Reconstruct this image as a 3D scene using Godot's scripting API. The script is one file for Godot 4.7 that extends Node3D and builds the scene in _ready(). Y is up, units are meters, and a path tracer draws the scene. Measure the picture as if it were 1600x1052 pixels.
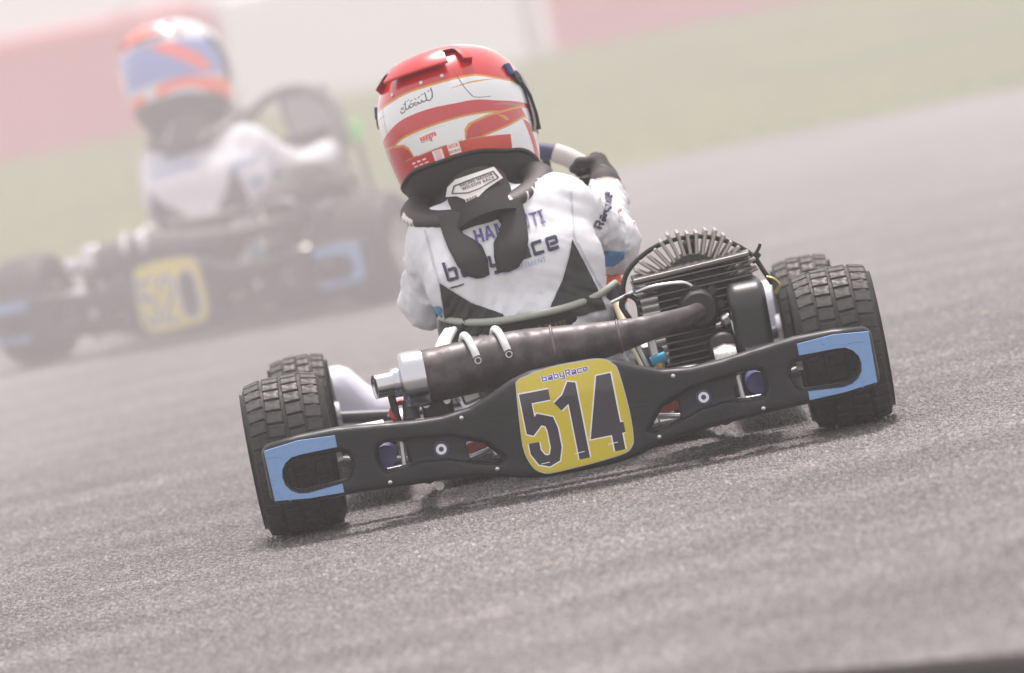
extends Node3D
# A mini kart race in mist, seen from behind. Metres, y up; the near kart's rear axle stands over the origin and it drives towards -z.

var mats := {}
var rng := RandomNumberGenerator.new()
var fold := FastNoiseLite.new()
var bumper_mesh: ArrayMesh
var tread_block_mesh: ArrayMesh

# ------------------------------------------------------------------ materials and pictures
func lin(r: float, g: float, b: float) -> Color:
	return Color(r, g, b).linear_to_srgb()

func grain(freq: float, lo: Color, hi: Color, sd: int, size := 512, kind := FastNoiseLite.TYPE_SIMPLEX_SMOOTH, oct := 4) -> NoiseTexture2D:
	var n := FastNoiseLite.new()
	n.noise_type = kind; n.frequency = freq; n.seed = sd; n.fractal_octaves = oct
	var t := NoiseTexture2D.new()
	t.width = size; t.height = size; t.seamless = true; t.noise = n
	var g := Gradient.new()
	g.set_color(0, lo); g.set_color(1, hi)
	g.set_offset(0, 0.25); g.set_offset(1, 0.75)
	t.color_ramp = g
	return t

func mat(called: String, col: Color, rough: float, metal := 0.0, extra := {}) -> StandardMaterial3D:
	if mats.has(called): return mats[called]
	var m := StandardMaterial3D.new()
	m.resource_name = called; m.albedo_color = col; m.roughness = rough; m.metallic = metal
	for k in extra: m.set(k, extra[k])
	mats[called] = m
	return m

# a worn material: blotchy colour and roughness, laid on by triplanar mapping in the object's own axes
func worn(called: String, lo: Color, hi: Color, rough: float, metal: float, per_metre: float, freq: float, bump := 0.0) -> StandardMaterial3D:
	if mats.has(called): return mats[called]
	var m := StandardMaterial3D.new()
	m.resource_name = called; m.roughness = 1.0; m.metallic = metal
	var sd := called.hash() % 1000
	m.albedo_texture = grain(freq, lo, hi, sd, 256)
	var a := clampf(rough - 0.12, 0.02, 1.0); var b := clampf(rough + 0.12, 0.05, 1.0)
	m.roughness_texture = grain(freq * 1.7, Color(a, a, a), Color(b, b, b), sd + 7, 256)
	if bump > 0.0:
		m.heightmap_enabled = true; m.heightmap_scale = bump
		m.heightmap_texture = grain(freq * 3.0, Color.BLACK, Color.WHITE, sd + 3, 256)
	m.uv1_triplanar = true; m.uv1_scale = Vector3.ONE * per_metre
	mats[called] = m
	return m

# a moulded or printed surface with scratches, rubs and specks of grit in it
func scuffed(called: String, base: Color, rub: Color, rough: float, per_metre: float, count: int, sd: int) -> StandardMaterial3D:
	var S := 1024
	var img := Image.create(S, S, false, Image.FORMAT_RGB8)
	img.fill(base)
	rng.seed = sd
	for i in count:
		var p := Vector2(rng.randf() * S, rng.randf() * S); var an := rng.randf_range(-0.35, 0.35) + (1.4 if rng.randf() < 0.12 else 0.0)
		var l := rng.randf_range(10.0, 120.0) * rng.randf()
		stroke(img, PackedVector2Array([p, p + Vector2(cos(an), sin(an)) * (l + 3.0), p + Vector2(cos(an + 0.1), sin(an + 0.1)) * (2.0 * l + 6.0)]), rng.randf_range(1.0, 3.2), base.lerp(rub, rng.randf_range(0.1, 0.8)), true)
	for i in count * 2:
		var p := Vector2(rng.randf() * S, rng.randf() * S)
		stroke(img, PackedVector2Array([p, p + Vector2(rng.randf_range(1, 4), rng.randf_range(-2, 2))]), rng.randf_range(1.0, 3.4), base.lerp(rub, rng.randf_range(0.2, 0.9)), true)
	var m := StandardMaterial3D.new()
	m.resource_name = called; m.albedo_texture = ImageTexture.create_from_image(img); m.roughness = 1.0; m.metallic_specular = 0.4
	m.roughness_texture = grain(0.01, Color(rough - 0.08, rough - 0.08, rough - 0.08), Color(rough + 0.14, rough + 0.14, rough + 0.14), sd, 256)
	m.uv1_triplanar = true; m.uv1_scale = Vector3.ONE * per_metre
	mats[called] = m
	return m

func printed(called: String, img: Image, rough: float, coat := 0.0) -> StandardMaterial3D:
	var m := StandardMaterial3D.new()
	m.resource_name = called; m.albedo_texture = ImageTexture.create_from_image(img); m.roughness = rough
	m.texture_repeat = false
	if coat > 0.0:
		m.clearcoat_enabled = true; m.clearcoat = coat; m.clearcoat_roughness = 0.14
	mats[called] = m
	return m

func fill_poly(img: Image, pts: PackedVector2Array, col: Color) -> void:
	var lo := INF; var hi := -INF
	for p in pts: lo = minf(lo, p.y); hi = maxf(hi, p.y)
	var w := img.get_width()
	for y in range(maxi(0, int(floor(lo))), mini(img.get_height(), int(ceil(hi)) + 1)):
		var cross: Array[float] = []
		var yy := y + 0.5
		for i in pts.size():
			var a := pts[i]; var b := pts[(i + 1) % pts.size()]
			if (a.y <= yy) != (b.y <= yy): cross.append(a.x + (yy - a.y) / (b.y - a.y) * (b.x - a.x))
		cross.sort()
		for k in range(0, cross.size() - 1, 2):
			var x0 := clampi(int(round(cross[k])), 0, w); var x1 := clampi(int(round(cross[k + 1])), 0, w)
			if x1 > x0: img.fill_rect(Rect2i(x0, y, x1 - x0, 1), col)

func stroke(img: Image, pts: PackedVector2Array, width: float, col: Color, round_ends := false) -> void:
	for poly in Geometry2D.offset_polyline(pts, width / 2, Geometry2D.JOIN_ROUND if round_ends else Geometry2D.JOIN_MITER, Geometry2D.END_ROUND if round_ends else Geometry2D.END_BUTT):
		if not Geometry2D.is_polygon_clockwise(poly): fill_poly(img, poly, col)

func font(weight := 700) -> SystemFont:
	var f := SystemFont.new()
	f.font_names = PackedStringArray(["Droid Sans"]); f.font_weight = weight
	return f

# triangles of a line of text, cap height about 1, left end at 0
func text_tris(s: String, weight := 700) -> PackedVector2Array:
	var t := TextMesh.new()
	t.font = font(weight); t.text = s; t.font_size = 64; t.pixel_size = 1.0 / 46.0; t.depth = 0.0; t.curve_step = 2.0
	t.horizontal_alignment = HORIZONTAL_ALIGNMENT_LEFT
	var out := PackedVector2Array()
	var arr := t.get_mesh_arrays()
	if arr.is_empty(): return out
	var v: PackedVector3Array = arr[Mesh.ARRAY_VERTEX]
	var ix = arr[Mesh.ARRAY_INDEX]
	var lo := INF; var left := INF
	for p in v: lo = minf(lo, p.y); left = minf(left, p.x)
	if ix != null and ix.size() > 0:
		for i in ix: out.append(Vector2(v[i].x - left, v[i].y - lo))
	else:
		for p in v: out.append(Vector2(p.x - left, p.y - lo))
	return out

func text_width(tris: PackedVector2Array) -> float:
	var w := 0.0
	for p in tris: w = maxf(w, p.x)
	return w

# text into a picture: origin at the lower left end, right/up in pixels per unit of cap height
func draw_text(img: Image, tris: PackedVector2Array, at: Vector2, right: Vector2, up: Vector2, col: Color) -> void:
	for i in range(0, tris.size() - 2, 3):
		var p := PackedVector2Array()
		for k in 3: p.append(at + right * tris[i + k].x + up * tris[i + k].y)
		fill_poly(img, p, col)

# square stroke letters of the team's lettering, on a grid 1 wide and 1.4 high
const SQUARE := {
	"b": [[[0.12, 1.4], [0.12, 0.12], [0.88, 0.12], [0.88, 0.82], [0.3, 0.82]]],
	"a": [[[0.1, 0.88], [0.88, 0.88], [0.88, 0.12], [0.14, 0.12], [0.14, 0.5], [0.8, 0.5]], [[0.88, 0.3], [0.88, 0.0]]],
	"y": [[[0.12, 0.94], [0.12, 0.2], [0.88, 0.2]], [[0.88, 0.94], [0.88, -0.3], [0.2, -0.3]]],
	"R": [[[0.12, 0.0], [0.12, 1.2], [0.88, 1.2], [0.88, 0.62], [0.3, 0.62]], [[0.5, 0.62], [0.9, 0.0]]],
	"c": [[[0.92, 0.88], [0.12, 0.88], [0.12, 0.12], [0.92, 0.12]]],
	"e": [[[0.3, 0.48], [0.88, 0.48], [0.88, 0.88], [0.12, 0.88], [0.12, 0.12], [0.92, 0.12]]],
}
const DIGITS := {
	"5": [[[0.9, 1.8], [0.16, 1.8], [0.16, 1.0], [0.45, 1.22], [0.74, 1.12], [0.8, 0.9], [0.8, 0.45], [0.7, 0.2], [0.5, 0.14], [0.3, 0.2], [0.16, 0.42], [0.16, 0.66]]],
	"1": [[[0.1, 1.42], [0.42, 1.6], [0.6, 1.84], [0.6, 0.0]]],
	"4": [[[0.72, 0.0], [0.72, 1.84], [0.56, 1.84], [0.12, 0.56], [0.98, 0.56]]],
	"2": [[[0.16, 1.3], [0.18, 1.6], [0.34, 1.82], [0.62, 1.82], [0.78, 1.6], [0.78, 1.25], [0.16, 0.3], [0.16, 0.16], [0.86, 0.16]]],
	"0": [[[0.5, 1.84], [0.3, 1.78], [0.17, 1.5], [0.17, 0.5], [0.3, 0.22], [0.5, 0.16], [0.7, 0.22], [0.83, 0.5], [0.83, 1.5], [0.7, 1.78], [0.49, 1.84]]],
}

func square_polys(word: String, thick := 0.24) -> Array:
	var out := []; var x := 0.0
	for ch in word:
		for line in SQUARE[ch]:
			var pts := PackedVector2Array()
			for q in line: pts.append(Vector2(q[0] + x, q[1]))
			for poly in Geometry2D.offset_polyline(pts, thick / 2, Geometry2D.JOIN_ROUND, Geometry2D.END_BUTT):
				if not Geometry2D.is_polygon_clockwise(poly): out.append(poly)
		x += 1.22
	return out

# ------------------------------------------------------------------ meshes
func build(v: PackedVector3Array, n: PackedVector3Array, ix: PackedInt32Array, uv := PackedVector2Array(), col := PackedColorArray()) -> ArrayMesh:
	for i in range(0, ix.size(), 3):     # front faces run clockwise
		var a := ix[i]; var b := ix[i + 1]; var c := ix[i + 2]
		if (v[b] - v[a]).cross(v[c] - v[a]).dot(n[a] + n[b] + n[c]) > 0.0:
			ix[i + 1] = c; ix[i + 2] = b
	var arr := []; arr.resize(Mesh.ARRAY_MAX)
	arr[Mesh.ARRAY_VERTEX] = v; arr[Mesh.ARRAY_NORMAL] = n; arr[Mesh.ARRAY_INDEX] = ix
	if uv.size(): arr[Mesh.ARRAY_TEX_UV] = uv
	if col.size(): arr[Mesh.ARRAY_COLOR] = col
	var m := ArrayMesh.new()
	m.add_surface_from_arrays(Mesh.PRIMITIVE_TRIANGLES, arr)
	return m

func join(list: Array) -> ArrayMesh:      # [[mesh, transform], ...] into one mesh
	var st := SurfaceTool.new()
	st.begin(Mesh.PRIMITIVE_TRIANGLES)
	for e in list: st.append_from(e[0], 0, e[1])
	return st.commit()

func rbox(size: Vector3, r: float) -> ArrayMesh:
	var h := size / 2
	r = minf(r, minf(h.x, minf(h.y, h.z)) * 0.99)
	var v := PackedVector3Array(); var n := PackedVector3Array(); var ix := PackedInt32Array()
	for ax in 3:
		for s: float in [-1.0, 1.0]:
			var b := (ax + 1) % 3; var c := (ax + 2) % 3
			var gb := [-h[b], -h[b] + r * 0.35, -h[b] + r, h[b] - r, h[b] - r * 0.35, h[b]]
			var gc := [-h[c], -h[c] + r * 0.35, -h[c] + r, h[c] - r, h[c] - r * 0.35, h[c]]
			var base := v.size()
			for i in 6:
				for j in 6:
					var p := Vector3.ZERO
					p[ax] = s * h[ax]; p[b] = gb[i]; p[c] = gc[j]
					var q := p.clamp(-h + Vector3.ONE * r, h - Vector3.ONE * r)
					var d := (p - q).normalized()
					v.append(q + d * r); n.append(d)
			for i in 5:
				for j in 5:
					var o := base + i * 6 + j
					ix.append_array([o, o + 1, o + 6, o + 1, o + 7, o + 6])
	return build(v, n, ix)

func tube(path: Array, radii, segs := 12, closed := false, caps := true) -> ArrayMesh:
	var v := PackedVector3Array(); var n := PackedVector3Array(); var ix := PackedInt32Array(); var uv := PackedVector2Array()
	var c := path.size(); var up := Vector3.ZERO; var rings := c + (1 if closed else 0)
	var lens := 0.0
	for k in rings:
		var i := k % c
		var a: Vector3 = path[(i - 1 + c) % c] if closed else path[maxi(i - 1, 0)]
		var b: Vector3 = path[(i + 1) % c] if closed else path[mini(i + 1, c - 1)]
		var t := (b - a).normalized()
		if up == Vector3.ZERO: up = t.cross(Vector3.RIGHT if absf(t.x) < 0.8 else Vector3.UP).normalized()
		up = (up - t * up.dot(t)).normalized()
		var side := t.cross(up)
		var r: float = radii[i] if radii is Array or radii is PackedFloat32Array else radii
		if k > 0: lens += (path[i] as Vector3).distance_to(path[(i - 1 + c) % c])
		for s in segs + 1:
			var an := TAU * s / segs
			var d := up * cos(an) + side * sin(an)
			v.append(path[i] + d * r); n.append(d); uv.append(Vector2(float(k) / (rings - 1), float(s) / segs))
	for k in rings - 1:
		for s in segs:
			var o := k * (segs + 1) + s
			ix.append_array([o, o + 1, o + segs + 1, o + 1, o + segs + 2, o + segs + 1])
	if caps and not closed:
		for e in 2:
			var at: Vector3 = path[0] if e == 0 else path[c - 1]
			var pb: Vector3 = path[1] if e == 0 else path[c - 2]
			var t := (at - pb).normalized()
			var ring := 0 if e == 0 else (c - 1) * (segs + 1)
			var m := v.size()
			v.append(at); n.append(t); uv.append(Vector2(e, 0.5))
			for s in segs + 1: v.append(v[ring + s]); n.append(t); uv.append(Vector2(e, 0.5))
			for s in segs: ix.append_array([m, m + 1 + s, m + 2 + s])
	return build(v, n, ix, uv)

# a smooth path through points
func smooth(pts: Array, per := 6) -> Array:
	var out := []
	for i in pts.size() - 1:
		var p0: Vector3 = pts[maxi(i - 1, 0)]; var p1: Vector3 = pts[i]; var p2: Vector3 = pts[i + 1]; var p3: Vector3 = pts[mini(i + 2, pts.size() - 1)]
		for k in per: out.append(p1.cubic_interpolate(p2, p0, p3, float(k) / per))
	out.append(pts[-1])
	return out

# profile of [radius, along] pairs turned round the x axis; repeated points give hard edges
func lathe(profile: Array, segs := 32) -> ArrayMesh:
	var v := PackedVector3Array(); var n := PackedVector3Array(); var ix := PackedInt32Array()
	var c := profile.size()
	for i in c:
		var a: Array = profile[maxi(i - 1, 0)]; var b: Array = profile[mini(i + 1, c - 1)]
		if i > 0 and a[0] == profile[i][0] and a[1] == profile[i][1]: a = profile[i]
		if i < c - 1 and b[0] == profile[i][0] and b[1] == profile[i][1]: b = profile[i]
		var d := Vector2(b[1] - a[1], a[0] - b[0]).normalized()   # outward: (radius, along)
		if d == Vector2.ZERO: d = Vector2(1, 0)
		for s in segs + 1:
			var an := TAU * s / segs
			v.append(Vector3(profile[i][1], cos(an) * profile[i][0], sin(an) * profile[i][0]))
			n.append(Vector3(d.y, cos(an) * d.x, sin(an) * d.x))
	for i in c - 1:
		for s in segs:
			var o := i * (segs + 1) + s
			ix.append_array([o, o + 1, o + segs + 1, o + 1, o + segs + 2, o + segs + 1])
	return build(v, n, ix)

# a flat outline with thickness: front at z0 + depth, a small bevel round it
func slab(pts: PackedVector2Array, z0: float, depth: float, bevel := 0.0) -> ArrayMesh:
	if Geometry2D.is_polygon_clockwise(pts): pts.reverse()
	var inner := pts
	if bevel > 0.0:
		inner = PackedVector2Array()
		for i in pts.size():
			var a := (pts[i] - pts[(i - 1 + pts.size()) % pts.size()]).normalized(); var b := (pts[(i + 1) % pts.size()] - pts[i]).normalized()
			var d := (Vector2(-a.y, a.x) + Vector2(-b.y, b.x))
			inner.append(pts[i] + d / maxf(0.4, d.length_squared() / 2) * bevel * 0.5 * 2.0 / 2.0)
	var v := PackedVector3Array(); var n := PackedVector3Array(); var ix := PackedInt32Array(); var uv := PackedVector2Array()
	var tri := Geometry2D.triangulate_polygon(inner)
	for f in 2:
		var base := v.size()
		for p in (inner if f == 0 else pts):
			v.append(Vector3(p.x, p.y, z0 + depth if f == 0 else z0)); n.append(Vector3(0, 0, 1 if f == 0 else -1)); uv.append(p)
		for t in tri: ix.append(base + t)
	for i in pts.size():
		var j := (i + 1) % pts.size()
		var e := (pts[j] - pts[i]).normalized()
		var out := Vector3(e.y, -e.x, 0)
		var b := v.size()
		v.append_array([Vector3(pts[i].x, pts[i].y, z0), Vector3(pts[j].x, pts[j].y, z0), Vector3(pts[j].x, pts[j].y, z0 + depth - bevel), Vector3(pts[i].x, pts[i].y, z0 + depth - bevel), Vector3(inner[j].x, inner[j].y, z0 + depth), Vector3(inner[i].x, inner[i].y, z0 + depth)])
		n.append_array([out, out, out, out, out, out])
		for k in 6: uv.append(pts[i])
		ix.append_array([b, b + 1, b + 2, b, b + 2, b + 3])
		if bevel > 0.0: ix.append_array([b + 3, b + 2, b + 4, b + 3, b + 4, b + 5])
	return build(v, n, ix, uv)

func obj(called: String, m: Mesh, material: Material, parent: Node3D, at := Vector3.ZERO, turn := Vector3.ZERO) -> MeshInstance3D:
	var o := MeshInstance3D.new()
	o.name = called; o.mesh = m; o.material_override = material
	parent.add_child(o, true)
	o.position = at; o.rotation_degrees = turn
	return o

func node(called: String, parent: Node3D, at := Vector3.ZERO, turn := Vector3.ZERO) -> Node3D:
	var o := Node3D.new()
	o.name = called
	parent.add_child(o, true)
	o.position = at; o.rotation_degrees = turn
	return o

func tag(o: Node, label: String, category: String, group := "", kind := "") -> void:
	if label: o.set_meta("label", label)
	if category: o.set_meta("category", category)
	if group: o.set_meta("group", group)
	if kind: o.set_meta("kind", kind)

# ------------------------------------------------------------------ signed distance fields meshed as surface nets
func cap(p: Vector3, a: Vector3, b: Vector3, ra: float, rb: float) -> float:
	var ba := b - a
	var h := clampf((p - a).dot(ba) / maxf(ba.length_squared(), 1e-9), 0.0, 1.0)
	return (p - a - ba * h).length() - lerpf(ra, rb, h)

func smin(a: float, b: float, k: float) -> float:
	var h := maxf(k - absf(a - b), 0.0) / k
	return minf(a, b) - h * h * k * 0.25

func poly_sdf(p: Vector2, pts: PackedVector2Array) -> float:
	var d := INF; var s := 1.0
	var n := pts.size(); var j := n - 1
	for i in n:
		var e := pts[j] - pts[i]; var w := p - pts[i]
		d = minf(d, (w - e * clampf(w.dot(e) / e.length_squared(), 0.0, 1.0)).length_squared())
		var c1 := p.y >= pts[i].y; var c2 := p.y < pts[j].y; var c3 := e.x * w.y > e.y * w.x
		if (c1 and c2 and c3) or (not c1 and not c2 and not c3): s = -s
		j = i
	return s * sqrt(d)

func nets(f: Callable, lo: Vector3, hi: Vector3, cell: float, band := 1.0) -> ArrayMesh:
	var B := 4
	var bx := int(ceil((hi.x - lo.x) / cell / B)); var by := int(ceil((hi.y - lo.y) / cell / B)); var bz := int(ceil((hi.z - lo.z) / cell / B))
	var nx := bx * B + 1; var ny := by * B + 1; var nz := bz * B + 1
	var val := PackedFloat32Array(); val.resize(nx * ny * nz); val.fill(1e9)
	var blocks := []
	var reach := cell * B * 0.87 + cell * 1.5 * band + 0.004
	for k in bz: for j in by: for i in bx:
		if absf(f.call(lo + Vector3(i + 0.5, j + 0.5, k + 0.5) * cell * B)) < reach: blocks.append(Vector3i(i, j, k))
	for b: Vector3i in blocks:
		for z in B + 1: for y in B + 1: for x in B + 1:
			var at := (b.x * B + x) + nx * ((b.y * B + y) + ny * (b.z * B + z))
			if val[at] > 1e8: val[at] = f.call(lo + Vector3(b.x * B + x, b.y * B + y, b.z * B + z) * cell)
	var of := {}; var v := PackedVector3Array(); var ix := PackedInt32Array()
	var sx := 1; var sy := nx; var sz := nx * ny
	var off := [0, sx, sy, sx + sy, sz, sx + sz, sy + sz, sx + sy + sz]
	var cor := [Vector3(0, 0, 0), Vector3(1, 0, 0), Vector3(0, 1, 0), Vector3(1, 1, 0), Vector3(0, 0, 1), Vector3(1, 0, 1), Vector3(0, 1, 1), Vector3(1, 1, 1)]
	var edges := [[0, 1], [2, 3], [4, 5], [6, 7], [0, 2], [1, 3], [4, 6], [5, 7], [0, 4], [1, 5], [2, 6], [3, 7]]
	for b: Vector3i in blocks:
		for z in B: for y in B: for x in B:
			var at := (b.x * B + x) + nx * ((b.y * B + y) + ny * (b.z * B + z))
			var first := val[at] < 0.0; var mixed := false
			for o in off:
				if (val[at + o] < 0.0) != first: mixed = true; break
			if not mixed: continue
			var sum := Vector3.ZERO; var c := 0
			for e in edges:
				var a: float = val[at + off[e[0]]]; var bb: float = val[at + off[e[1]]]
				if (a < 0.0) != (bb < 0.0):
					sum += (cor[e[0]] as Vector3).lerp(cor[e[1]], a / (a - bb)); c += 1
			of[at] = v.size()
			v.append(lo + (Vector3(b.x * B + x, b.y * B + y, b.z * B + z) + sum / c) * cell)
	var n := PackedVector3Array(); n.resize(v.size())
	for at: int in of:
		var a := val[at]
		for d in 3:
			var s: int = [sx, sy, sz][d]
			var e: int = [sy, sz, sx][d]; var g: int = [sz, sx, sy][d]
			if at + s >= val.size() or (a < 0.0) == (val[at + s] < 0.0): continue
			if not (of.has(at - e) and of.has(at - g) and of.has(at - e - g)): continue
			var q := [of[at], of[at - e], of[at - e - g], of[at - g]]
			var nn := (v[q[2]] - v[q[0]]).cross(v[q[3]] - v[q[1]])
			if (nn[d] > 0.0) == (a < 0.0): q.reverse()      # clockwise seen from outside
			else: nn = -nn
			ix.append_array([q[0], q[1], q[2], q[0], q[2], q[3]])
			for w in q: n[w] += nn
	for i in n.size(): n[i] = n[i].normalized()
	var arr := []; arr.resize(Mesh.ARRAY_MAX)
	arr[Mesh.ARRAY_VERTEX] = v; arr[Mesh.ARRAY_NORMAL] = n; arr[Mesh.ARRAY_INDEX] = ix
	var m := ArrayMesh.new()
	if v.size(): m.add_surface_from_arrays(Mesh.PRIMITIVE_TRIANGLES, arr)
	return m

# a flat shape pressed on to a field's surface along the direction `into`; lift(p2) gives its height above the surface
func press(f: Callable, polys: Array, at: Vector3, right: Vector3, up: Vector3, into: Vector3, lift: Callable, fine := 0.006) -> ArrayMesh:
	var v := PackedVector3Array(); var n := PackedVector3Array(); var ix := PackedInt32Array(); var seen := {}
	var todo := []
	for poly in polys:
		if poly.size() == 3: todo.append([poly[0], poly[1], poly[2]]); continue
		var t := Geometry2D.triangulate_polygon(poly)
		for i in range(0, t.size(), 3): todo.append([poly[t[i]], poly[t[i + 1]], poly[t[i + 2]]])
	var sx := right.length(); var sy := up.length()
	while todo.size():
		var t: Array = todo.pop_back()
		var l := [0.0, 0.0, 0.0]
		for k in 3:
			var e: Vector2 = t[(k + 1) % 3] - t[k]
			l[k] = Vector2(e.x * sx, e.y * sy).length()
		var k: int = 0 if l[0] >= l[1] and l[0] >= l[2] else (1 if l[1] >= l[2] else 2)
		if l[k] > fine:
			var m: Vector2 = (t[k] + t[(k + 1) % 3]) / 2
			todo.append([t[k], m, t[(k + 2) % 3]]); todo.append([m, t[(k + 1) % 3], t[(k + 2) % 3]])
			continue
		for c in 3:
			var p: Vector2 = t[c]
			var key := Vector2i((p * Vector2(sx, sy) * 20000.0).round())
			if not seen.has(key):
				var q := at + right * p.x + up * p.y
				for s in 40:
					var d: float = f.call(q)
					if absf(d) < 0.0004: break
					q += into * d * 0.8
				var g := Vector3(f.call(q + Vector3(0.004, 0, 0)) - f.call(q - Vector3(0.004, 0, 0)), f.call(q + Vector3(0, 0.004, 0)) - f.call(q - Vector3(0, 0.004, 0)), f.call(q + Vector3(0, 0, 0.004)) - f.call(q - Vector3(0, 0, 0.004))).normalized()
				seen[key] = v.size()
				v.append(q + g * lift.call(p)); n.append(g)
			ix.append(seen[key])
	return build(v, n, ix)

func tri_list(tris: PackedVector2Array) -> Array:
	var out := []
	for i in range(0, tris.size() - 2, 3): out.append(PackedVector2Array([tris[i], tris[i + 1], tris[i + 2]]))
	return out

func thin(_p: Vector2) -> float: return 0.0011

# ------------------------------------------------------------------ the kart
const BUMPER_HALF := [[0.0, 0.199], [0.05, 0.198], [0.082, 0.19], [0.115, 0.174], [0.155, 0.159], [0.2, 0.1535], [0.25, 0.156], [0.31, 0.163], [0.37, 0.169], [0.43, 0.169], [0.482, 0.163], [0.491, 0.153], [0.491, 0.078], [0.482, 0.067], [0.43, 0.061], [0.37, 0.061], [0.3, 0.058], [0.23, 0.055], [0.17, 0.05], [0.125, 0.042], [0.09, 0.033], [0.05, 0.029], [0.0, 0.028]]
var bump_cache := {}
var bump_out := PackedVector2Array()
var bump_slot := PackedVector2Array([Vector2(0.462, 0.108), Vector2(0.458, 0.121), Vector2(0.448, 0.13), Vector2(0.435, 0.133), Vector2(0.365, 0.129), Vector2(0.356, 0.122), Vector2(0.352, 0.108), Vector2(0.356, 0.094), Vector2(0.365, 0.086), Vector2(0.435, 0.082), Vector2(0.448, 0.086), Vector2(0.458, 0.095)])
var bump_pocket := PackedVector2Array([Vector2(0.31, 0.132), Vector2(0.25, 0.13), Vector2(0.195, 0.124), Vector2(0.142, 0.104), Vector2(0.112, 0.068), Vector2(0.128, 0.063), Vector2(0.17, 0.074), Vector2(0.205, 0.0855), Vector2(0.245, 0.089), Vector2(0.305, 0.084), Vector2(0.315, 0.1)])
var bump_hole_a := PackedVector2Array([Vector2(0.308, 0.124), Vector2(0.297, 0.13), Vector2(0.268, 0.127), Vector2(0.26, 0.09), Vector2(0.3, 0.087), Vector2(0.309, 0.1)])
var bump_hole_b := PackedVector2Array([Vector2(0.172, 0.108), Vector2(0.145, 0.1), Vector2(0.118, 0.069), Vector2(0.132, 0.067), Vector2(0.17, 0.078)])

func bumper_face(x: float, y: float) -> float:     # how far back the outer face stands
	var b := exp(-pow(absf(x) / 0.105, 4.0))
	return 0.205 + 0.028 * b - 0.10 * b * pow(maxf(0.0, y - 0.15), 1.5) * 10.0 - 0.02 * smoothstep(0.44, 0.5, absf(x))

func bumper_sdf(p: Vector3) -> float:
	var q := Vector2(absf(p.x), p.y)
	var key := Vector2i((Vector2(q.x, q.y) * 4000.0).round())
	if not bump_cache.has(key):
		var d0 := poly_sdf(q, bump_out)
		var far := Vector3(d0, 0.1, 0.1)
		far.y = minf(minf(poly_sdf(q, bump_slot), poly_sdf(q, bump_hole_a)), poly_sdf(q, bump_hole_b))
		far.z = poly_sdf(q, bump_pocket)
		bump_cache[key] = far
	var c: Vector3 = bump_cache[key]
	var d2 := maxf(c.x, -c.y)
	var face := bumper_face(p.x, p.y); var deep := 0.046
	var r := 0.011
	var w := Vector2(d2 + r, absf(p.z - (face - deep / 2)) - deep / 2 + r)
	var d := minf(maxf(w.x, w.y), 0.0) + Vector2(maxf(w.x, 0.0), maxf(w.y, 0.0)).length() - r
	# the recess between the two bars
	var rec := Vector2(c.z + 0.004, (face - 0.016) - p.z + 0.004)
	var dr := minf(maxf(rec.x, rec.y), 0.0) + Vector2(maxf(rec.x, 0.0), maxf(rec.y, 0.0)).length() - 0.004
	return maxf(d, -dr)

# a star-shaped outline laid over the bumper's face
func plate_mesh(pts: PackedVector2Array, lift: float) -> ArrayMesh:
	var c := Vector2.ZERO
	for p in pts: c += p
	c /= pts.size()
	var v := PackedVector3Array(); var n := PackedVector3Array(); var ix := PackedInt32Array(); var uv := PackedVector2Array()
	var rings := 12; var m := pts.size()
	for k in rings + 2:
		for i in m:
			var p := c.lerp(pts[i], minf(float(k) / rings, 1.0))
			var z := bumper_face(p.x, p.y) + (lift if k < rings else (lift - 0.0008 if k == rings else -0.004))
			var e := 0.004
			v.append(Vector3(p.x, p.y, z)); uv.append(Vector2((p.x + 0.1) / 0.2, 1.0 - (p.y - 0.015) / 0.2))
			n.append(Vector3(-(bumper_face(p.x + e, p.y) - bumper_face(p.x - e, p.y)) / (2 * e), -(bumper_face(p.x, p.y + e) - bumper_face(p.x, p.y - e)) / (2 * e), 1).normalized())
	for k in rings + 1:
		for i in m:
			var a := k * m + i; var b := k * m + (i + 1) % m
			ix.append_array([a, b, a + m, b, b + m, a + m])
	return build(v, n, ix, uv)

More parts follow.
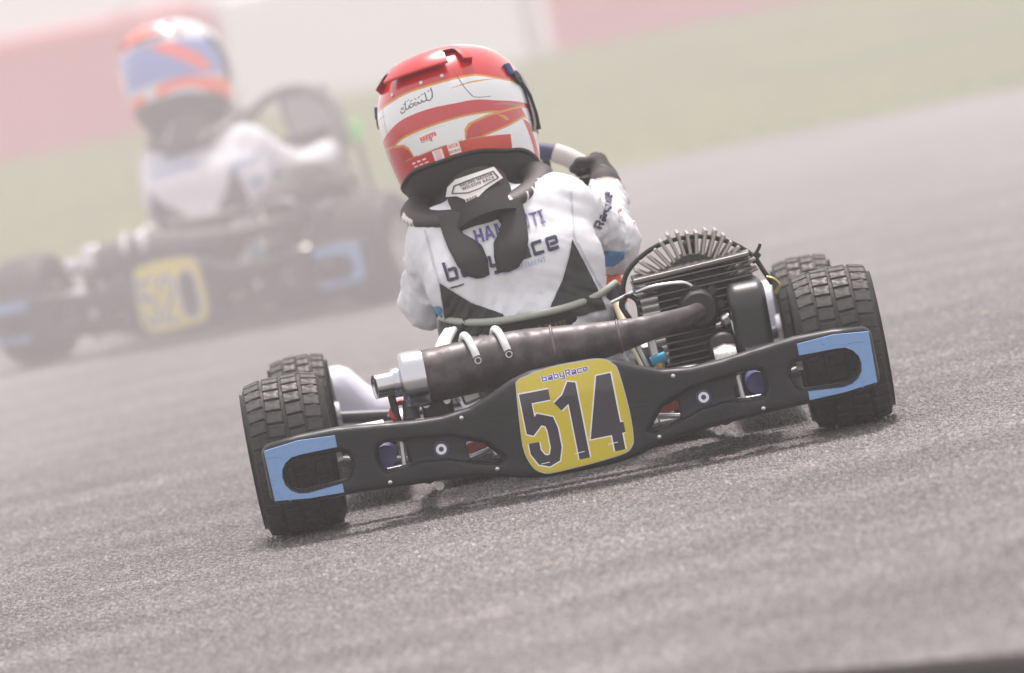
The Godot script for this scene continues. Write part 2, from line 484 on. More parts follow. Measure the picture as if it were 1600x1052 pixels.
func number_picture(number: String, word: bool, ground: Color, ink: Color) -> Image:
	var S := 640
	var img := Image.create(S, S, false, Image.FORMAT_RGB8)
	img.fill(ground)
	rng.seed = 5
	for i in 260:     # scuffs and grime on the vinyl
		var p := Vector2(rng.randf() * S, rng.randf() * S)
		var c := ground.darkened(rng.randf() * 0.22)
		stroke(img, PackedVector2Array([p, p + Vector2(rng.randf_range(-14, 14), rng.randf_range(-5, 5))]), rng.randf_range(0.8, 2.6), c, true)
	var toi := func(x: float, y: float) -> Vector2: return Vector2((x + 0.1) / 0.2 * S, (1.0 - (y - 0.015) / 0.2) * S)
	var white := Color(0.9, 0.89, 0.91)
	for pass_ in 2:
		var x := -0.074
		for ch in number:
			for line in DIGITS[ch]:
				var pts := PackedVector2Array()
				for q in line: pts.append(toi.call(x + q[0] * 0.052, 0.046 + q[1] * 0.062 + (x + 0.074) * 0.03))
				stroke(img, pts, ((0.0208 if pass_ == 0 else 0.0168) if word else (0.0165 if pass_ == 0 else 0.0095)) * S / 0.2, white if pass_ == 0 else ink)
			x += 0.051
	if word:
		for pass_ in 2:
			for poly in square_polys("babyRace", 0.5 if pass_ == 0 else 0.25):
				var q := PackedVector2Array()
				for p in poly: q.append(toi.call(-0.034 + p.x * 0.0078, 0.1785 + p.y * 0.0075 + p.x * 0.0003))
				fill_poly(img, q, white if pass_ == 0 else Color(0.25, 0.27, 0.62))
	# pale slits near the digits' feet
	for e in [[-0.054, 0.052, 0.014], [0.002, 0.058, 0.016], [0.056, 0.062, 0.016]]:
		stroke(img, PackedVector2Array([toi.call(e[0] - e[2] / 2, e[1]), toi.call(e[0] + e[2] / 2, e[1] + 0.0006)]), 4.0, white)
	return img

func tyre_profile(r: float, w: float) -> Array:
	var h := w / 2; var b := 0.062
	return [[b, -h * 0.82], [b + 0.006, -h * 0.97], [lerpf(b, r, 0.4), -h * 1.04], [lerpf(b, r, 0.72), -h * 1.02], [r - 0.02, -h * 0.97], [r - 0.011, -h * 0.9], [r - 0.0062, -h * 0.78], [r - 0.0045, -h * 0.5], [r - 0.004, 0.0], [r - 0.0045, h * 0.5], [r - 0.0062, h * 0.78], [r - 0.011, h * 0.9], [r - 0.02, h * 0.97], [lerpf(b, r, 0.72), h * 1.02], [lerpf(b, r, 0.4), h * 1.04], [b + 0.006, h * 0.97], [b, h * 0.82]]

# one rubber block of the rain tread, outer face up, long way across the tyre
func tread_block(lx: float, lz: float, hh: float) -> ArrayMesh:
	var v := []; var t := 0.88
	for y in [[-hh, 1.0], [hh * 0.55, 1.0], [hh, t]]:
		for c in [[-1, -1], [1, -1], [1, 1], [-1, 1]]: v.append(Vector3(c[0] * lx / 2 * y[1], y[0], c[1] * lz / 2 * y[1]))
	var p := PackedVector3Array(); var n := PackedVector3Array(); var ix := PackedInt32Array()
	var quads := [[8, 9, 10, 11]]
	for k in 4:
		var j := (k + 1) % 4
		quads.append([k, j, 4 + j, 4 + k]); quads.append([4 + k, 4 + j, 8 + j, 8 + k])
	for q in quads:
		var b := p.size()
		var mid: Vector3 = (v[q[0]] + v[q[1]] + v[q[2]] + v[q[3]]) / 4
		var nn: Vector3 = (v[q[1]] - v[q[0]]).cross(v[q[2]] - v[q[0]]).normalized()
		if nn.dot(mid + Vector3(0, hh, 0)) < 0: nn = -nn
		for k in q: p.append(v[k]); n.append(nn)
		ix.append_array([b, b + 1, b + 2, b, b + 2, b + 3])
	return build(p, n, ix)

func make_wheel(kart: Node3D, at: Vector3, r: float, w: float, near: bool, seen_rows: Array, start: float) -> void:
	var wh := node("wheel", kart, at)
	obj("tyre", lathe(tyre_profile(r, w), 56), mats.rubber, wh)
	var h := w / 2; var side := signf(at.x)
	obj("rim", lathe([[0.02, h * 0.3 * side], [0.05, h * 0.2 * side], [0.056, h * 0.7], [0.0635, h * 0.86], [0.0635, h * 0.78], [0.052, h * 0.5], [0.052, -h * 0.5], [0.0635, -h * 0.78], [0.0635, -h * 0.9], [0.056, -h * 0.72]], 36), mats.rim, wh)
	obj("hub", lathe([[0.0, -h * 1.15], [0.024, -h * 1.15], [0.024, -h * 1.15], [0.032, -h * 0.7], [0.032, h * 0.3], [0.0, h * 0.3]], 24), mats.silver, wh).scale.x = 1.0 if side > 0 else -1.0
	var rows := int(round(TAU * r / 0.0245)); var cols := 4
	var rest := []
	for k in rows:
		for c in cols:
			var x := (c - 1.5) * w * 0.232
			var an := TAU * (k + start + (0.5 if c % 2 == 0 else 0.0)) / rows
			var rr := r - 0.0045 - (0.0035 if c == 0 or c == 3 else 0.0)
			var tilt := 0.0
			if c == 0: tilt = 0.22
			if c == 3: tilt = -0.22
			var jit := sin(k * 12.9898 + c * 78.233) * 0.5
			an += jit * 0.012; rr += jit * 0.0007
			var tr := Transform3D(Basis(Vector3.RIGHT, an) * Basis(Vector3.BACK, tilt) * Basis(Vector3.UP, jit * 0.12), Vector3(x + jit * 0.0012, cos(an) * rr, sin(an) * rr))
			if w < 0.11: tr.basis = tr.basis.scaled_local(Vector3(0.78, 1, 1))
			var deg := fposmod(rad_to_deg(an), 360.0)
			if near and deg > seen_rows[0] and deg < seen_rows[1]:
				obj("tread_block", tread_block_mesh, mats.tread, wh).transform = tr
			else: rest.append([tread_block_mesh, tr])
	var o := obj("tread", join(rest), mats.tread, wh)
	tag(o, "", "", "", "stuff")

func make_kart(called: String, number: String, near: bool) -> Node3D:
	var kart := node(called, self)
	var black: Material = mats.plastic
	# --- frame, floor, axle
	for s: float in [-1.0, 1.0]:
		obj("frame_rail", tube(smooth([Vector3(0.24 * s, 0.06, 0.1), Vector3(0.25 * s, 0.055, -0.2), Vector3(0.22 * s, 0.055, -0.5), Vector3(0.2 * s, 0.055, -0.8), Vector3(0.26 * s, 0.06, -1.0)]), 0.014, 10), mats.frame, kart)
		obj("bumper_mount", tube([Vector3(0.2 * s, 0.075, 0.02), Vector3(0.2 * s, 0.07, 0.165)], 0.012, 10), mats.silver, kart)
		obj("bumper_bolt", lathe([[0.0, -0.012], [0.0075, -0.012], [0.0075, -0.012], [0.0075, 0.012], [0.0075, 0.012], [0.0, 0.012]], 12), mats.steel, kart, Vector3(0.225 * s, 0.046, 0.17), Vector3(0, 90, 0))
		obj("side_bar", tube(smooth([Vector3(0.25 * s, 0.06, -0.25), Vector3(0.4 * s, 0.09, -0.27), Vector3(0.42 * s, 0.1, -0.5), Vector3(0.4 * s, 0.09, -0.72), Vector3(0.22 * s, 0.06, -0.74)]), 0.01, 8), mats.frame, kart)
		var pod := nets(func(p: Vector3) -> float:
			var q := (p - Vector3(0.33 * s, 0.075, -0.5)).abs() - Vector3(0.035, 0.012, 0.19)
			return Vector3(maxf(q.x, 0), maxf(q.y, 0), maxf(q.z, 0)).length() + minf(maxf(q.x, maxf(q.y, q.z)), 0.0) - 0.022,
			Vector3(0.33 * s - 0.075, 0.03, -0.74), Vector3(0.33 * s + 0.075, 0.125, -0.26), 0.01)
		obj("side_pod", pod, mats.pod_dark, kart)
	obj("floor_tray", rbox(Vector3(0.44, 0.004, 0.72), 0.002), mats.frame, kart, Vector3(0, 0.04, -0.72))
	obj("rear_cross_tube", tube([Vector3(-0.25, 0.06, 0.06), Vector3(0.25, 0.06, 0.06)], 0.014, 10), mats.frame, kart)
	obj("rear_axle", tube([Vector3(-0.44, 0.1285, 0), Vector3(0.44, 0.1285, 0)], 0.0185, 16), mats.axle, kart)
	for s: float in [-1.0, 1.0]:
		var br := obj("axle_bearing", lathe([[0.019, -0.018], [0.036, -0.018], [0.036, -0.018], [0.04, 0.0], [0.036, 0.018], [0.036, 0.018], [0.019, 0.018]], 24), mats.steel, kart, Vector3(0.262 * s, 0.1285, 0))
		br.set_meta("label", "grey steel axle bearing carrier")
		obj("bearing_hanger", rbox(Vector3(0.012, 0.09, 0.07), 0.004), mats.axle, kart, Vector3(0.262 * s, 0.09, -0.005))
		obj("wheel_carrier", lathe([[0.019, -0.03], [0.027, -0.03], [0.027, -0.03], [0.027, 0.03], [0.027, 0.03], [0.019, 0.03]], 20), mats.silver, kart, Vector3(0.325 * s, 0.1285, 0))
	obj("brake_disc", lathe([[0.02, -0.003], [0.072, -0.003], [0.072, -0.003], [0.072, 0.003], [0.072, 0.003], [0.02, 0.003]], 40), mats.steel, kart, Vector3(-0.205, 0.1285, 0))
	obj("brake_caliper", rbox(Vector3(0.05, 0.06, 0.055), 0.01), mats.plastic, kart, Vector3(-0.205, 0.155, 0.045))
	for k in 4: obj("caliper_bolt", lathe([[0.0, -0.006], [0.006, -0.006], [0.006, -0.006], [0.006, 0.005], [0.004, 0.006], [0.0, 0.006]], 8), mats.silver, kart, Vector3(-0.222 + 0.034 * (k % 2), 0.138 + 0.032 * (k / 2), 0.074), Vector3(0, 90, 0))
	obj("brake_line", tube(smooth([Vector3(-0.235, 0.165, 0.06), Vector3(-0.262, 0.18, 0.05), Vector3(-0.278, 0.168, 0.06), Vector3(-0.27, 0.15, 0.05), Vector3(-0.24, 0.14, -0.1)]), 0.005, 8), mats.red_hose, kart)
	obj("caliper_pin", tube([Vector3(-0.19, 0.175, 0.06), Vector3(-0.14, 0.19, 0.055)], 0.004, 8), mats.silver, kart)
	obj("brake_pad_holder", rbox(Vector3(0.06, 0.022, 0.03), 0.005), mats.silver, kart, Vector3(-0.135, 0.17, 0.03), Vector3(0, 0, 12))
	obj("bracket", rbox(Vector3(0.024, 0.03, 0.02), 0.004), mats.silver, kart, Vector3(-0.125, 0.176, 0.06), Vector3(0, 20, 15))
	obj("bracket", rbox(Vector3(0.03, 0.016, 0.02), 0.003), mats.silver, kart, Vector3(-0.09, 0.185, 0.05), Vector3(0, 0, 10))
	# things that show through the bumper's openings
	for s: float in [-1.0, 1.0]:
		obj("bumper_clamp", rbox(Vector3(0.008, 0.05, 0.03), 0.002), mats.silver, kart, Vector3(0.272 * s, 0.106, 0.14), Vector3(0, 0, 4 * s))
		obj("clamp_foot", rbox(Vector3(0.045, 0.007, 0.03), 0.002), mats.silver, kart, Vector3(0.287 * s, 0.085, 0.15), Vector3(0, 0, 0))
		obj("clamp_sleeve", tube([Vector3(0.3 * s, 0.108, 0.08), Vector3(0.3 * s, 0.106, 0.15)], 0.018, 14), mats.blue_sleeve, kart)
		obj("cross_link", rbox(Vector3(0.05, 0.016, 0.012), 0.003), mats.red_hose, kart, Vector3(0.152 * s, 0.094, 0.13), Vector3(0, 0, 8))
		obj("link_rod", tube([Vector3(0.17 * s, 0.078, 0.14), Vector3(0.12 * s, 0.088, 0.13)], 0.005, 8), mats.silver, kart)
		obj("link_end", rbox(Vector3(0.016, 0.026, 0.016), 0.006), mats.silver, kart, Vector3(0.128 * s, 0.082, 0.145), Vector3(0, 0, 14))
	# --- rear bumper
	var bp := obj("rear_bumper", bumper_mesh, black, kart)
	for s: float in [-1.0, 1.0]:
		var u := [[0.486, 0.1555], [0.43, 0.1615], [0.371, 0.158], [0.371, 0.139], [0.43, 0.1385], [0.445, 0.137], [0.456, 0.13], [0.463, 0.12], [0.465, 0.108], [0.463, 0.096], [0.456, 0.086], [0.445, 0.079], [0.43, 0.0765], [0.374, 0.081], [0.374, 0.0665], [0.43, 0.068], [0.484, 0.074]]
		var pts := PackedVector2Array()
		for q in u: pts.append(Vector2(q[0] * s, q[1]))
		var st := obj("wear_sticker", slab(pts, 0.0, 0.0025, 0.001), mats.blue_sticker, bp, Vector3(0, 0, 0.2045))
		st.set_meta("label", "pale blue U-shaped sticker round the bumper slot")
		var eye := obj("eye_sticker", lathe([[0.0, 0.001], [0.0125, 0.001], [0.0125, 0.001], [0.0125, -0.002]], 24), mats.navy, bp, Vector3(0.211 * s, 0.103, 0.1905), Vector3(0, -90, 0))
		obj("eye_ring", lathe([[0.004, 0.0005], [0.0085, 0.0005], [0.0085, 0.0005], [0.0085, -0.001], [0.004, -0.001]], 20), mats.white_vinyl, eye, Vector3(0.0022, 0, 0))
	if near:
		for e in [[-0.46, 0.0725], [-0.3, 0.068], [-0.17, 0.146], [-0.13, 0.056], [0.13, 0.056], [0.3, 0.068], [0.46, 0.073], [0.17, 0.146]]:
			obj("screw", lathe([[0.0, 0.0015], [0.0035, 0.001], [0.0035, -0.002]], 10), mats.silver, bp, Vector3(e[0], e[1], bumper_face(e[0], e[1]) - 0.0005), Vector3(0, -90, 0))
	var pl := [[-0.0755, 0.176], [-0.072, 0.186], [-0.06, 0.1905], [-0.018, 0.1975], [0.03, 0.1975], [0.056, 0.196], [0.07, 0.192], [0.08, 0.183], [0.086, 0.17], [0.0905, 0.11], [0.089, 0.066], [0.084, 0.052], [0.072, 0.044], [0.04, 0.04], [-0.008, 0.037], [-0.049, 0.036], [-0.064, 0.041], [-0.074, 0.051], [-0.082, 0.075], [-0.0815, 0.11]]
	var outline := PackedVector2Array()
	for i in pl.size():      # rounded between the traced corners
		var a := Vector2(pl[i][0], pl[i][1]); var b := Vector2(pl[(i + 1) % pl.size()][0], pl[(i + 1) % pl.size()][1])
		var z := Vector2(pl[i - 1][0], pl[i - 1][1]); var c := Vector2(pl[(i + 2) % pl.size()][0], pl[(i + 2) % pl.size()][1])
		for k in 3: outline.append(a.cubic_interpolate(b, z, c, k / 3.0))
	var grow := PackedVector2Array()
	for q in outline: grow.append((q - Vector2(0.003, 0.115)) * 1.018 + Vector2(0.003, 0.115))
	obj("plate_backing", plate_mesh(grow, 0.0012), mats.plate_edge, bp)
	obj("number_plate", plate_mesh(outline, 0.0026), printed("number_" + number, number_picture(number, near, Color(0.765, 0.695, 0.13), Color(0.125, 0.115, 0.17)), 0.35, 0.5), bp)
	# --- exhaust: from the engine's port across to the silencer's end on the left
	var ex := node("exhaust", kart)
	var path := smooth([Vector3(0.236, 0.224, -0.06), Vector3(0.215, 0.224, 0.01), Vector3(0.17, 0.222, 0.06), Vector3(0.11, 0.218, 0.085), Vector3(0.02, 0.216, 0.09), Vector3(-0.06, 0.217, 0.09), Vector3(-0.14, 0.216, 0.09), Vector3(-0.215, 0.214, 0.09)], 5)
	var rad := []
	for i in path.size():
		var x: float = path[i].x
		rad.append(lerpf(0.043, 0.014, smoothstep(-0.1, 0.26, x)))
	obj("expansion_chamber", tube(path, rad, 36), mats.exhaust, ex)
	for x: float in [0.1, -0.005]:
		var k := clampf(inverse_lerp(-0.1, 0.26, x), 0, 1)
		var r := lerpf(0.043, 0.014, smoothstep(0, 1, k)) + 0.0016
		obj("weld_seam", lathe([[r - 0.003, -0.003], [r, -0.0012], [r, 0.0012], [r - 0.003, 0.003]], 32), mats.exhaust_seam, ex, Vector3(x, 0.2172, 0.0895))
	obj("silencer_end", lathe([[0.043, 0.002], [0.0452, 0.0], [0.0455, -0.03], [0.044, -0.036], [0.041, -0.038], [0.024, -0.041], [0.0235, -0.041], [0.0235, -0.05]], 40), mats.aluminium, ex, Vector3(-0.214, 0.214, 0.09))
	obj("tailpipe", lathe([[0.0235, 0.0], [0.0235, -0.004], [0.019, -0.008], [0.019, -0.035], [0.0195, -0.0355], [0.0165, -0.0355], [0.016, -0.03], [0.016, 0.0]], 32), mats.aluminium, ex, Vector3(-0.262, 0.214, 0.09), Vector3(0, 15, 0))
	obj("tailpipe_bore", lathe([[0.0, -0.03], [0.0162, -0.03]], 24), mats.soot, ex, Vector3(-0.262, 0.214, 0.09), Vector3(0, 15, 0))
	for x: float in [-0.147, -0.097]:
		var sp := obj("retaining_spring", tube(smooth([Vector3(x - 0.002, 0.232, 0.036), Vector3(x, 0.25, 0.048), Vector3(x + 0.004, 0.2655, 0.076), Vector3(x + 0.01, 0.263, 0.108), Vector3(x + 0.016, 0.245, 0.13), Vector3(x + 0.019, 0.232, 0.137)]), 0.0062, 12), mats.spring_sleeve, ex)
		var ring := []
		for k in 14: ring.append(Vector3(x + 0.02 + 0.0048 * cos(TAU * k / 14), 0.226 + 0.0048 * sin(TAU * k / 14), 0.1405))
		obj("spring_hook", tube(ring, 0.0013, 6, true), mats.silver, sp)
	obj("exhaust_stay", rbox(Vector3(0.012, 0.07, 0.014), 0.004), mats.axle, ex, Vector3(-0.272, 0.168, 0.06), Vector3(0, 0, 4))
	obj("exhaust_stay", rbox(Vector3(0.02, 0.05, 0.016), 0.005), mats.axle, ex, Vector3(-0.252, 0.158, 0.055), Vector3(0, 0, -8))
	obj("rubber_mount", lathe([[0.0, -0.02], [0.014, -0.02], [0.014, -0.02], [0.011, 0.0], [0.014, 0.02], [0.014, 0.02], [0.0, 0.02]], 16), mats.frame, ex, Vector3(-0.245, 0.172, 0.07), Vector3(0, 0, 80))
	# --- engine
	var en := node("engine", kart)
	var tilt := 1.5
	obj("cylinder", rbox(Vector3(0.12, 0.17, 0.1), 0.03), mats.cast, en, Vector3(0.236, 0.215, -0.155))
	obj("crankcase", rbox(Vector3(0.14, 0.1, 0.16), 0.02), mats.cast, en, Vector3(0.235, 0.1, -0.16))
	for k in 14:
		var y := 0.136 + k * 0.0114
		var wide := 0.17 + 0.002 * k
		obj("cooling_fin", rbox(Vector3(wide, 0.0026, 0.15), 0.0012), mats.fin, en, Vector3(0.236, y, -0.155), Vector3(0, 0, tilt))
	obj("head_plate", rbox(Vector3(0.192, 0.008, 0.15), 0.003), mats.fin, en, Vector3(0.236, 0.2925, -0.155), Vector3(0, 0, tilt + 1))
	for k in 19:
		var an := deg_to_rad(14.0 + k * 8.3)
		var ri := 0.03; var ro := 0.107 + 0.004 * sin(k * 1.3)
		var b := obj("head_fin", rbox(Vector3(ro - ri, 0.0058, 0.1), 0.0022), mats.head_fin, en)
		b.position = Vector3(0.24 + cos(an) * (ri + ro) / 2, 0.243 + sin(an) * (ri + ro) / 2, -0.19)
		b.rotation = Vector3(0, 0, an)
	obj("cylinder_head", lathe([[0.0, -0.05], [0.05, -0.05], [0.05, -0.05], [0.05, 0.05], [0.05, 0.05], [0.0, 0.05]], 24), mats.cast, en, Vector3(0.24, 0.262, -0.19), Vector3(0, 90, 0))
	obj("spark_plug_cap", tube(smooth([Vector3(0.24, 0.3, -0.19), Vector3(0.24, 0.318, -0.19), Vector3(0.245, 0.328, -0.2)]), 0.011, 12), mats.soot, en)
	obj("exhaust_port", lathe([[0.0, 0.03], [0.026, 0.03], [0.026, 0.03], [0.032, 0.01], [0.036, -0.02], [0.036, -0.02], [0.0, -0.02]], 24), mats.soot, en, Vector3(0.236, 0.227, -0.075), Vector3(0, -90, 0))
	for e in [[0.2, 0.226], [0.272, 0.228], [0.236, 0.26], [0.262, 0.252]]:
		obj("port_bolt", lathe([[0.0, 0.008], [0.007, 0.008], [0.007, 0.008], [0.007, -0.01]], 6), mats.cast, en, Vector3(e[0], e[1], -0.07), Vector3(0, -90, 0))
	obj("vent_pipe", tube(smooth([Vector3(0.143, 0.272, -0.08), Vector3(0.17, 0.276, -0.072), Vector3(0.21, 0.274, -0.07), Vector3(0.228, 0.268, -0.07), Vector3(0.235, 0.254, -0.072), Vector3(0.236, 0.24, -0.08)]), 0.0034, 8), mats.silver, en)
	obj("ignition_cable", tube(smooth([Vector3(0.112, 0.18, -0.16), Vector3(0.114, 0.226, -0.17), Vector3(0.124, 0.277, -0.18), Vector3(0.142, 0.307, -0.18), Vector3(0.183, 0.331, -0.18), Vector3(0.227, 0.3385, -0.18), Vector3(0.268, 0.334, -0.18), Vector3(0.307, 0.317, -0.18), Vector3(0.339, 0.289, -0.18), Vector3(0.352, 0.262, -0.17), Vector3(0.362, 0.238, -0.17)]), 0.0042, 10), mats.soot, en)
	obj("cable_tie", rbox(Vector3(0.02, 0.012, 0.012), 0.003), mats.soot, en, Vector3(0.343, 0.285, -0.175), Vector3(0, 0, 40))
	obj("cable_tie", tube(smooth([Vector3(0.343, 0.288, -0.17), Vector3(0.352, 0.299, -0.17), Vector3(0.355, 0.305, -0.17)]), 0.003, 6), mats.soot, en)
	obj("brass_connector", tube(smooth([Vector3(0.355, 0.25, -0.165), Vector3(0.366, 0.245, -0.16), Vector3(0.372, 0.234, -0.16), Vector3(0.364, 0.222, -0.16)]), 0.0028, 8), mats.brass, en)
	obj("fuel_hose", tube(smooth([Vector3(0.125, 0.23, -0.1), Vector3(0.115, 0.255, -0.1), Vector3(0.128, 0.268, -0.1), Vector3(0.142, 0.255, -0.1), Vector3(0.14, 0.225, -0.1), Vector3(0.128, 0.2, -0.1)]), 0.0042, 8), mats.soot, en)
	obj("cable_joint", tube([Vector3(0.1, 0.262, -0.1), Vector3(0.138, 0.272, -0.1)], 0.003, 8), mats.silver, en)
	obj("carburettor", rbox(Vector3(0.05, 0.06, 0.06), 0.014), mats.cast, en, Vector3(0.145, 0.15, -0.1))
	obj("hose_clip", tube([Vector3(0.143, 0.163, 0.02), Vector3(0.168, 0.168, 0.02)], 0.0085, 12), mats.cyan, en)
	obj("hose_end", tube([Vector3(0.153, 0.14, 0.02), Vector3(0.156, 0.16, 0.02)], 0.009, 10), mats.brass, en)
	obj("stay", rbox(Vector3(0.014, 0.06, 0.012), 0.003), mats.silver, en, Vector3(0.15, 0.19, 0.01), Vector3(0, 0, 3))
	obj("stay", rbox(Vector3(0.01, 0.07, 0.012), 0.003), mats.silver, en, Vector3(0.128, 0.185, 0.0), Vector3(0, 0, 16))
	obj("engine_mount", rbox(Vector3(0.1, 0.02, 0.05), 0.004), mats.cast, en, Vector3(0.22, 0.132, -0.04), Vector3(0, 0, 2))
	obj("starter_housing", lathe([[0.0, 0.03], [0.018, 0.03], [0.024, 0.022], [0.024, -0.02], [0.0, -0.02]], 20), mats.cast, en, Vector3(0.262, 0.162, -0.04), Vector3(0, -90, 0))
	obj("linkage_rod", tube([Vector3(0.283, 0.2, -0.03), Vector3(0.287, 0.145, -0.02)], 0.003, 8), mats.silver, en)
	obj("linkage_nut", rbox(Vector3(0.018, 0.018, 0.018), 0.005), mats.silver, en, Vector3(0.276, 0.203, -0.04), Vector3(10, 0, 20))
	obj("linkage_nut", rbox(Vector3(0.012, 0.01, 0.012), 0.003), mats.silver, en, Vector3(0.262, 0.196, -0.05), Vector3(10, 0, 5))
	obj("linkage_bar", rbox(Vector3(0.06, 0.006, 0.01), 0.002), mats.silver, en, Vector3(0.235, 0.143, -0.01), Vector3(0, 0, 3))
	var guard := nets(func(p: Vector3) -> float:
		var y := p.y - 0.185; var z := p.z + 0.115
		var q := Vector3(absf(p.x - 0.3155 + 0.035 * (0.16 - y) * 0.4) - 0.018, 0, 0)
		var w := Vector2(absf(y) - 0.038, absf(z) - 0.075)
		var d := Vector2(maxf(w.x, 0), maxf(w.y, 0)).length() + minf(maxf(w.x, w.y), 0.0) - 0.026
		var e := Vector2(q.x, d)
		return Vector2(maxf(e.x, 0), maxf(e.y, 0)).length() + minf(maxf(e.x, e.y), 0.0) - 0.012,
		Vector3(0.26, 0.09, -0.25), Vector3(0.36, 0.28, 0.02), 0.005)
	obj("chain_guard", guard, mats.guard, kart, Vector3(0, -0.004, 0))
	obj("intake_silencer", rbox(Vector3(0.05, 0.05, 0.14), 0.012), mats.orange, kart, Vector3(0.106, 0.262, -0.45), Vector3(0, 0, 4))
	# --- seat: a fibreglass bucket open to the front
	var v := PackedVector3Array(); var n := PackedVector3Array(); var ix := PackedInt32Array(); var uv := PackedVector2Array()
	var NA := 40; var NY := 14; var rim_path := []
	for j in NY + 1:
		for i in NA + 1:
			var a := lerpf(-1.75, 1.75, float(i) / NA)
			var t := float(j) / NY
			var side_ := absf(sin(clampf(a, -1.57, 1.57)))
			var y := lerpf(0.065, 0.266 + 0.022 * pow(side_, 3.0) - 0.05 * smoothstep(1.3, 1.75, absf(a)), t)
			var rx := lerpf(0.11, 0.148, smoothstep(0.0, 0.9, t)); var rz := lerpf(0.1, 0.13, t)
			var p := Vector3(-0.03 + sin(a) * rx, y, -0.245 + cos(a) * rz - (0.12 * maxf(0.0, absf(a) - 1.4)))
			v.append(p); uv.append(Vector2(float(i) / NA, 1.0 - t))
			n.append(Vector3(sin(a) / rx, -0.25 / 0.15, cos(a) / rz).normalized())
			if j == NY: rim_path.append(p)
	for j in NY:
		for i in NA:
			var o := j * (NA + 1) + i
			ix.append_array([o, o + 1, o + NA + 1, o + 1, o + NA + 2, o + NA + 1])
	var seat := node("seat", kart)
	obj("shell", build(v, n, ix, uv), mats.seat_print, seat)
	obj("rim", tube(rim_path, 0.0062, 10), mats.seat_rim, seat)
	for s: float in [-1.0, 1.0]:
		obj("seat_stay", tube(smooth([Vector3(-0.03 + 0.14 * s, 0.255, -0.17), Vector3(-0.03 + 0.15 * s, 0.2, -0.1), Vector3(-0.03 + 0.17 * s, 0.13, -0.03)]), 0.008, 10), mats.tan_stay, kart)
	for k in 3: obj("brake_hose", tube(smooth([Vector3(-0.168 + 0.006 * k, 0.268, -0.12), Vector3(-0.185 + 0.007 * k, 0.25, -0.06), Vector3(-0.195 + 0.009 * k, 0.22, 0.0), Vector3(-0.19 + 0.01 * k, 0.16, 0.0)]), 0.0055, 8), mats.white_vinyl, kart)
	# --- front: steering, fairing, nose
	obj("steering_column", tube([Vector3(-0.01, 0.38, -0.66), Vector3(-0.01, 0.08, -1.0)], 0.011, 10), mats.frame, kart)
	var sw := node("steering_wheel", kart, Vector3(0.0, 0.388, -0.655), Vector3(-28, 0, 8))
	for part in 2:
		for s: float in [-1.0, 1.0]:
			var arc := []
			for k in 13:
				var an := (PI / 2 if part == 0 else 0.0) + (PI if s < 0 else 0.0) + lerpf(-0.62, 0.62, k / 12.0) * (1.0 if part == 0 else 1.53)
				arc.append(Vector3(cos(an) * 0.135, sin(an) * 0.135, 0))
			obj("rim" if part == 0 else "grip", tube(arc, 0.0135 if part == 0 else 0.0165, 14), (mats.navy_soft if part == 0 else mats.offwhite) if near else mats.rim_grey, sw)
	obj("spoke", rbox(Vector3(0.25, 0.022, 0.006), 0.003), mats.axle, sw)
	var fair := nets(func(p: Vector3) -> float:
		var w := Vector2(absf(p.x + 0.015) - 0.055 + 0.12 * maxf(0.0, 0.43 - p.y), absf(p.y - 0.43) - 0.06)
		var d := Vector2(maxf(w.x, 0), maxf(w.y, 0)).length() + minf(maxf(w.x, w.y), 0.0) - 0.014
		return maxf(d, absf(p.z + 0.85 - (p.y - 0.43) * 0.35 - 1.6 * pow(p.x + 0.015, 2.0)) - 0.006),
		Vector3(-0.11, 0.34, -0.92), Vector3(0.08, 0.52, -0.77), 0.005)
	var ff := obj("front_fairing", fair, mats.fairing, kart)
	obj("fairing_trim", rbox(Vector3(0.112, 0.104, 0.006), 0.003), mats.grey_panel, ff, Vector3(-0.015, 0.434, -0.836), Vector3(19, 0, 0))
	for s: float in [-1.0, 1.0]: obj("fairing_stay", tube([Vector3(-0.015 + 0.04 * s, 0.38, -0.87), Vector3(0.05 * s, 0.1, -0.98)], 0.006, 8), mats.frame, kart)
	var nose := nets(func(p: Vector3) -> float:
		var zc := -1.2 + 0.45 * p.x * p.x
		var top := lerpf(0.06, 0.115, smoothstep(0.31, 0.37, absf(p.x)))
		var q := Vector3(absf(p.x) - 0.4, absf(p.y - 0.04 - top / 2 - 0.01) - top / 2 + 0.02, absf(p.z - zc) - 0.05)
		return Vector3(maxf(q.x, 0), maxf(q.y, 0), maxf(q.z, 0)).length() + minf(maxf(q.x, maxf(q.y, q.z)), 0.0) - 0.045,
		Vector3(-0.46, 0.01, -1.32), Vector3(0.46, 0.24, -1.0), 0.012)
	obj("nose", nose, mats.pod if near else mats.pod_dark, kart)
	var clip := obj("nose_bracket", rbox(Vector3(0.03, 0.05, 0.03), 0.008), mats.lime, kart, Vector3(0.07, 0.372, -0.9))
	clip.set_meta("label", "lime green clip beside the front fairing")
	obj("clip_stay", tube([Vector3(0.07, 0.36, -0.9), Vector3(0.06, 0.1, -0.98)], 0.007, 8), mats.frame, kart)
	# --- wheels
	make_wheel(kart, Vector3(-0.4455, 0.1285, 0), 0.1285, 0.132, near, [0.0, 72.0], 0.2)
	make_wheel(kart, Vector3(0.4455, 0.1285, 0), 0.1285, 0.132, near, [0.0, 72.0], 0.65)
	make_wheel(kart, Vector3(-0.435, 0.1165, -0.95), 0.1165, 0.1, near, [0.0, 52.0], 0.4)
	make_wheel(kart, Vector3(0.435, 0.1165, -0.95), 0.1165, 0.1, near, [0.0, 52.0], 0.1)
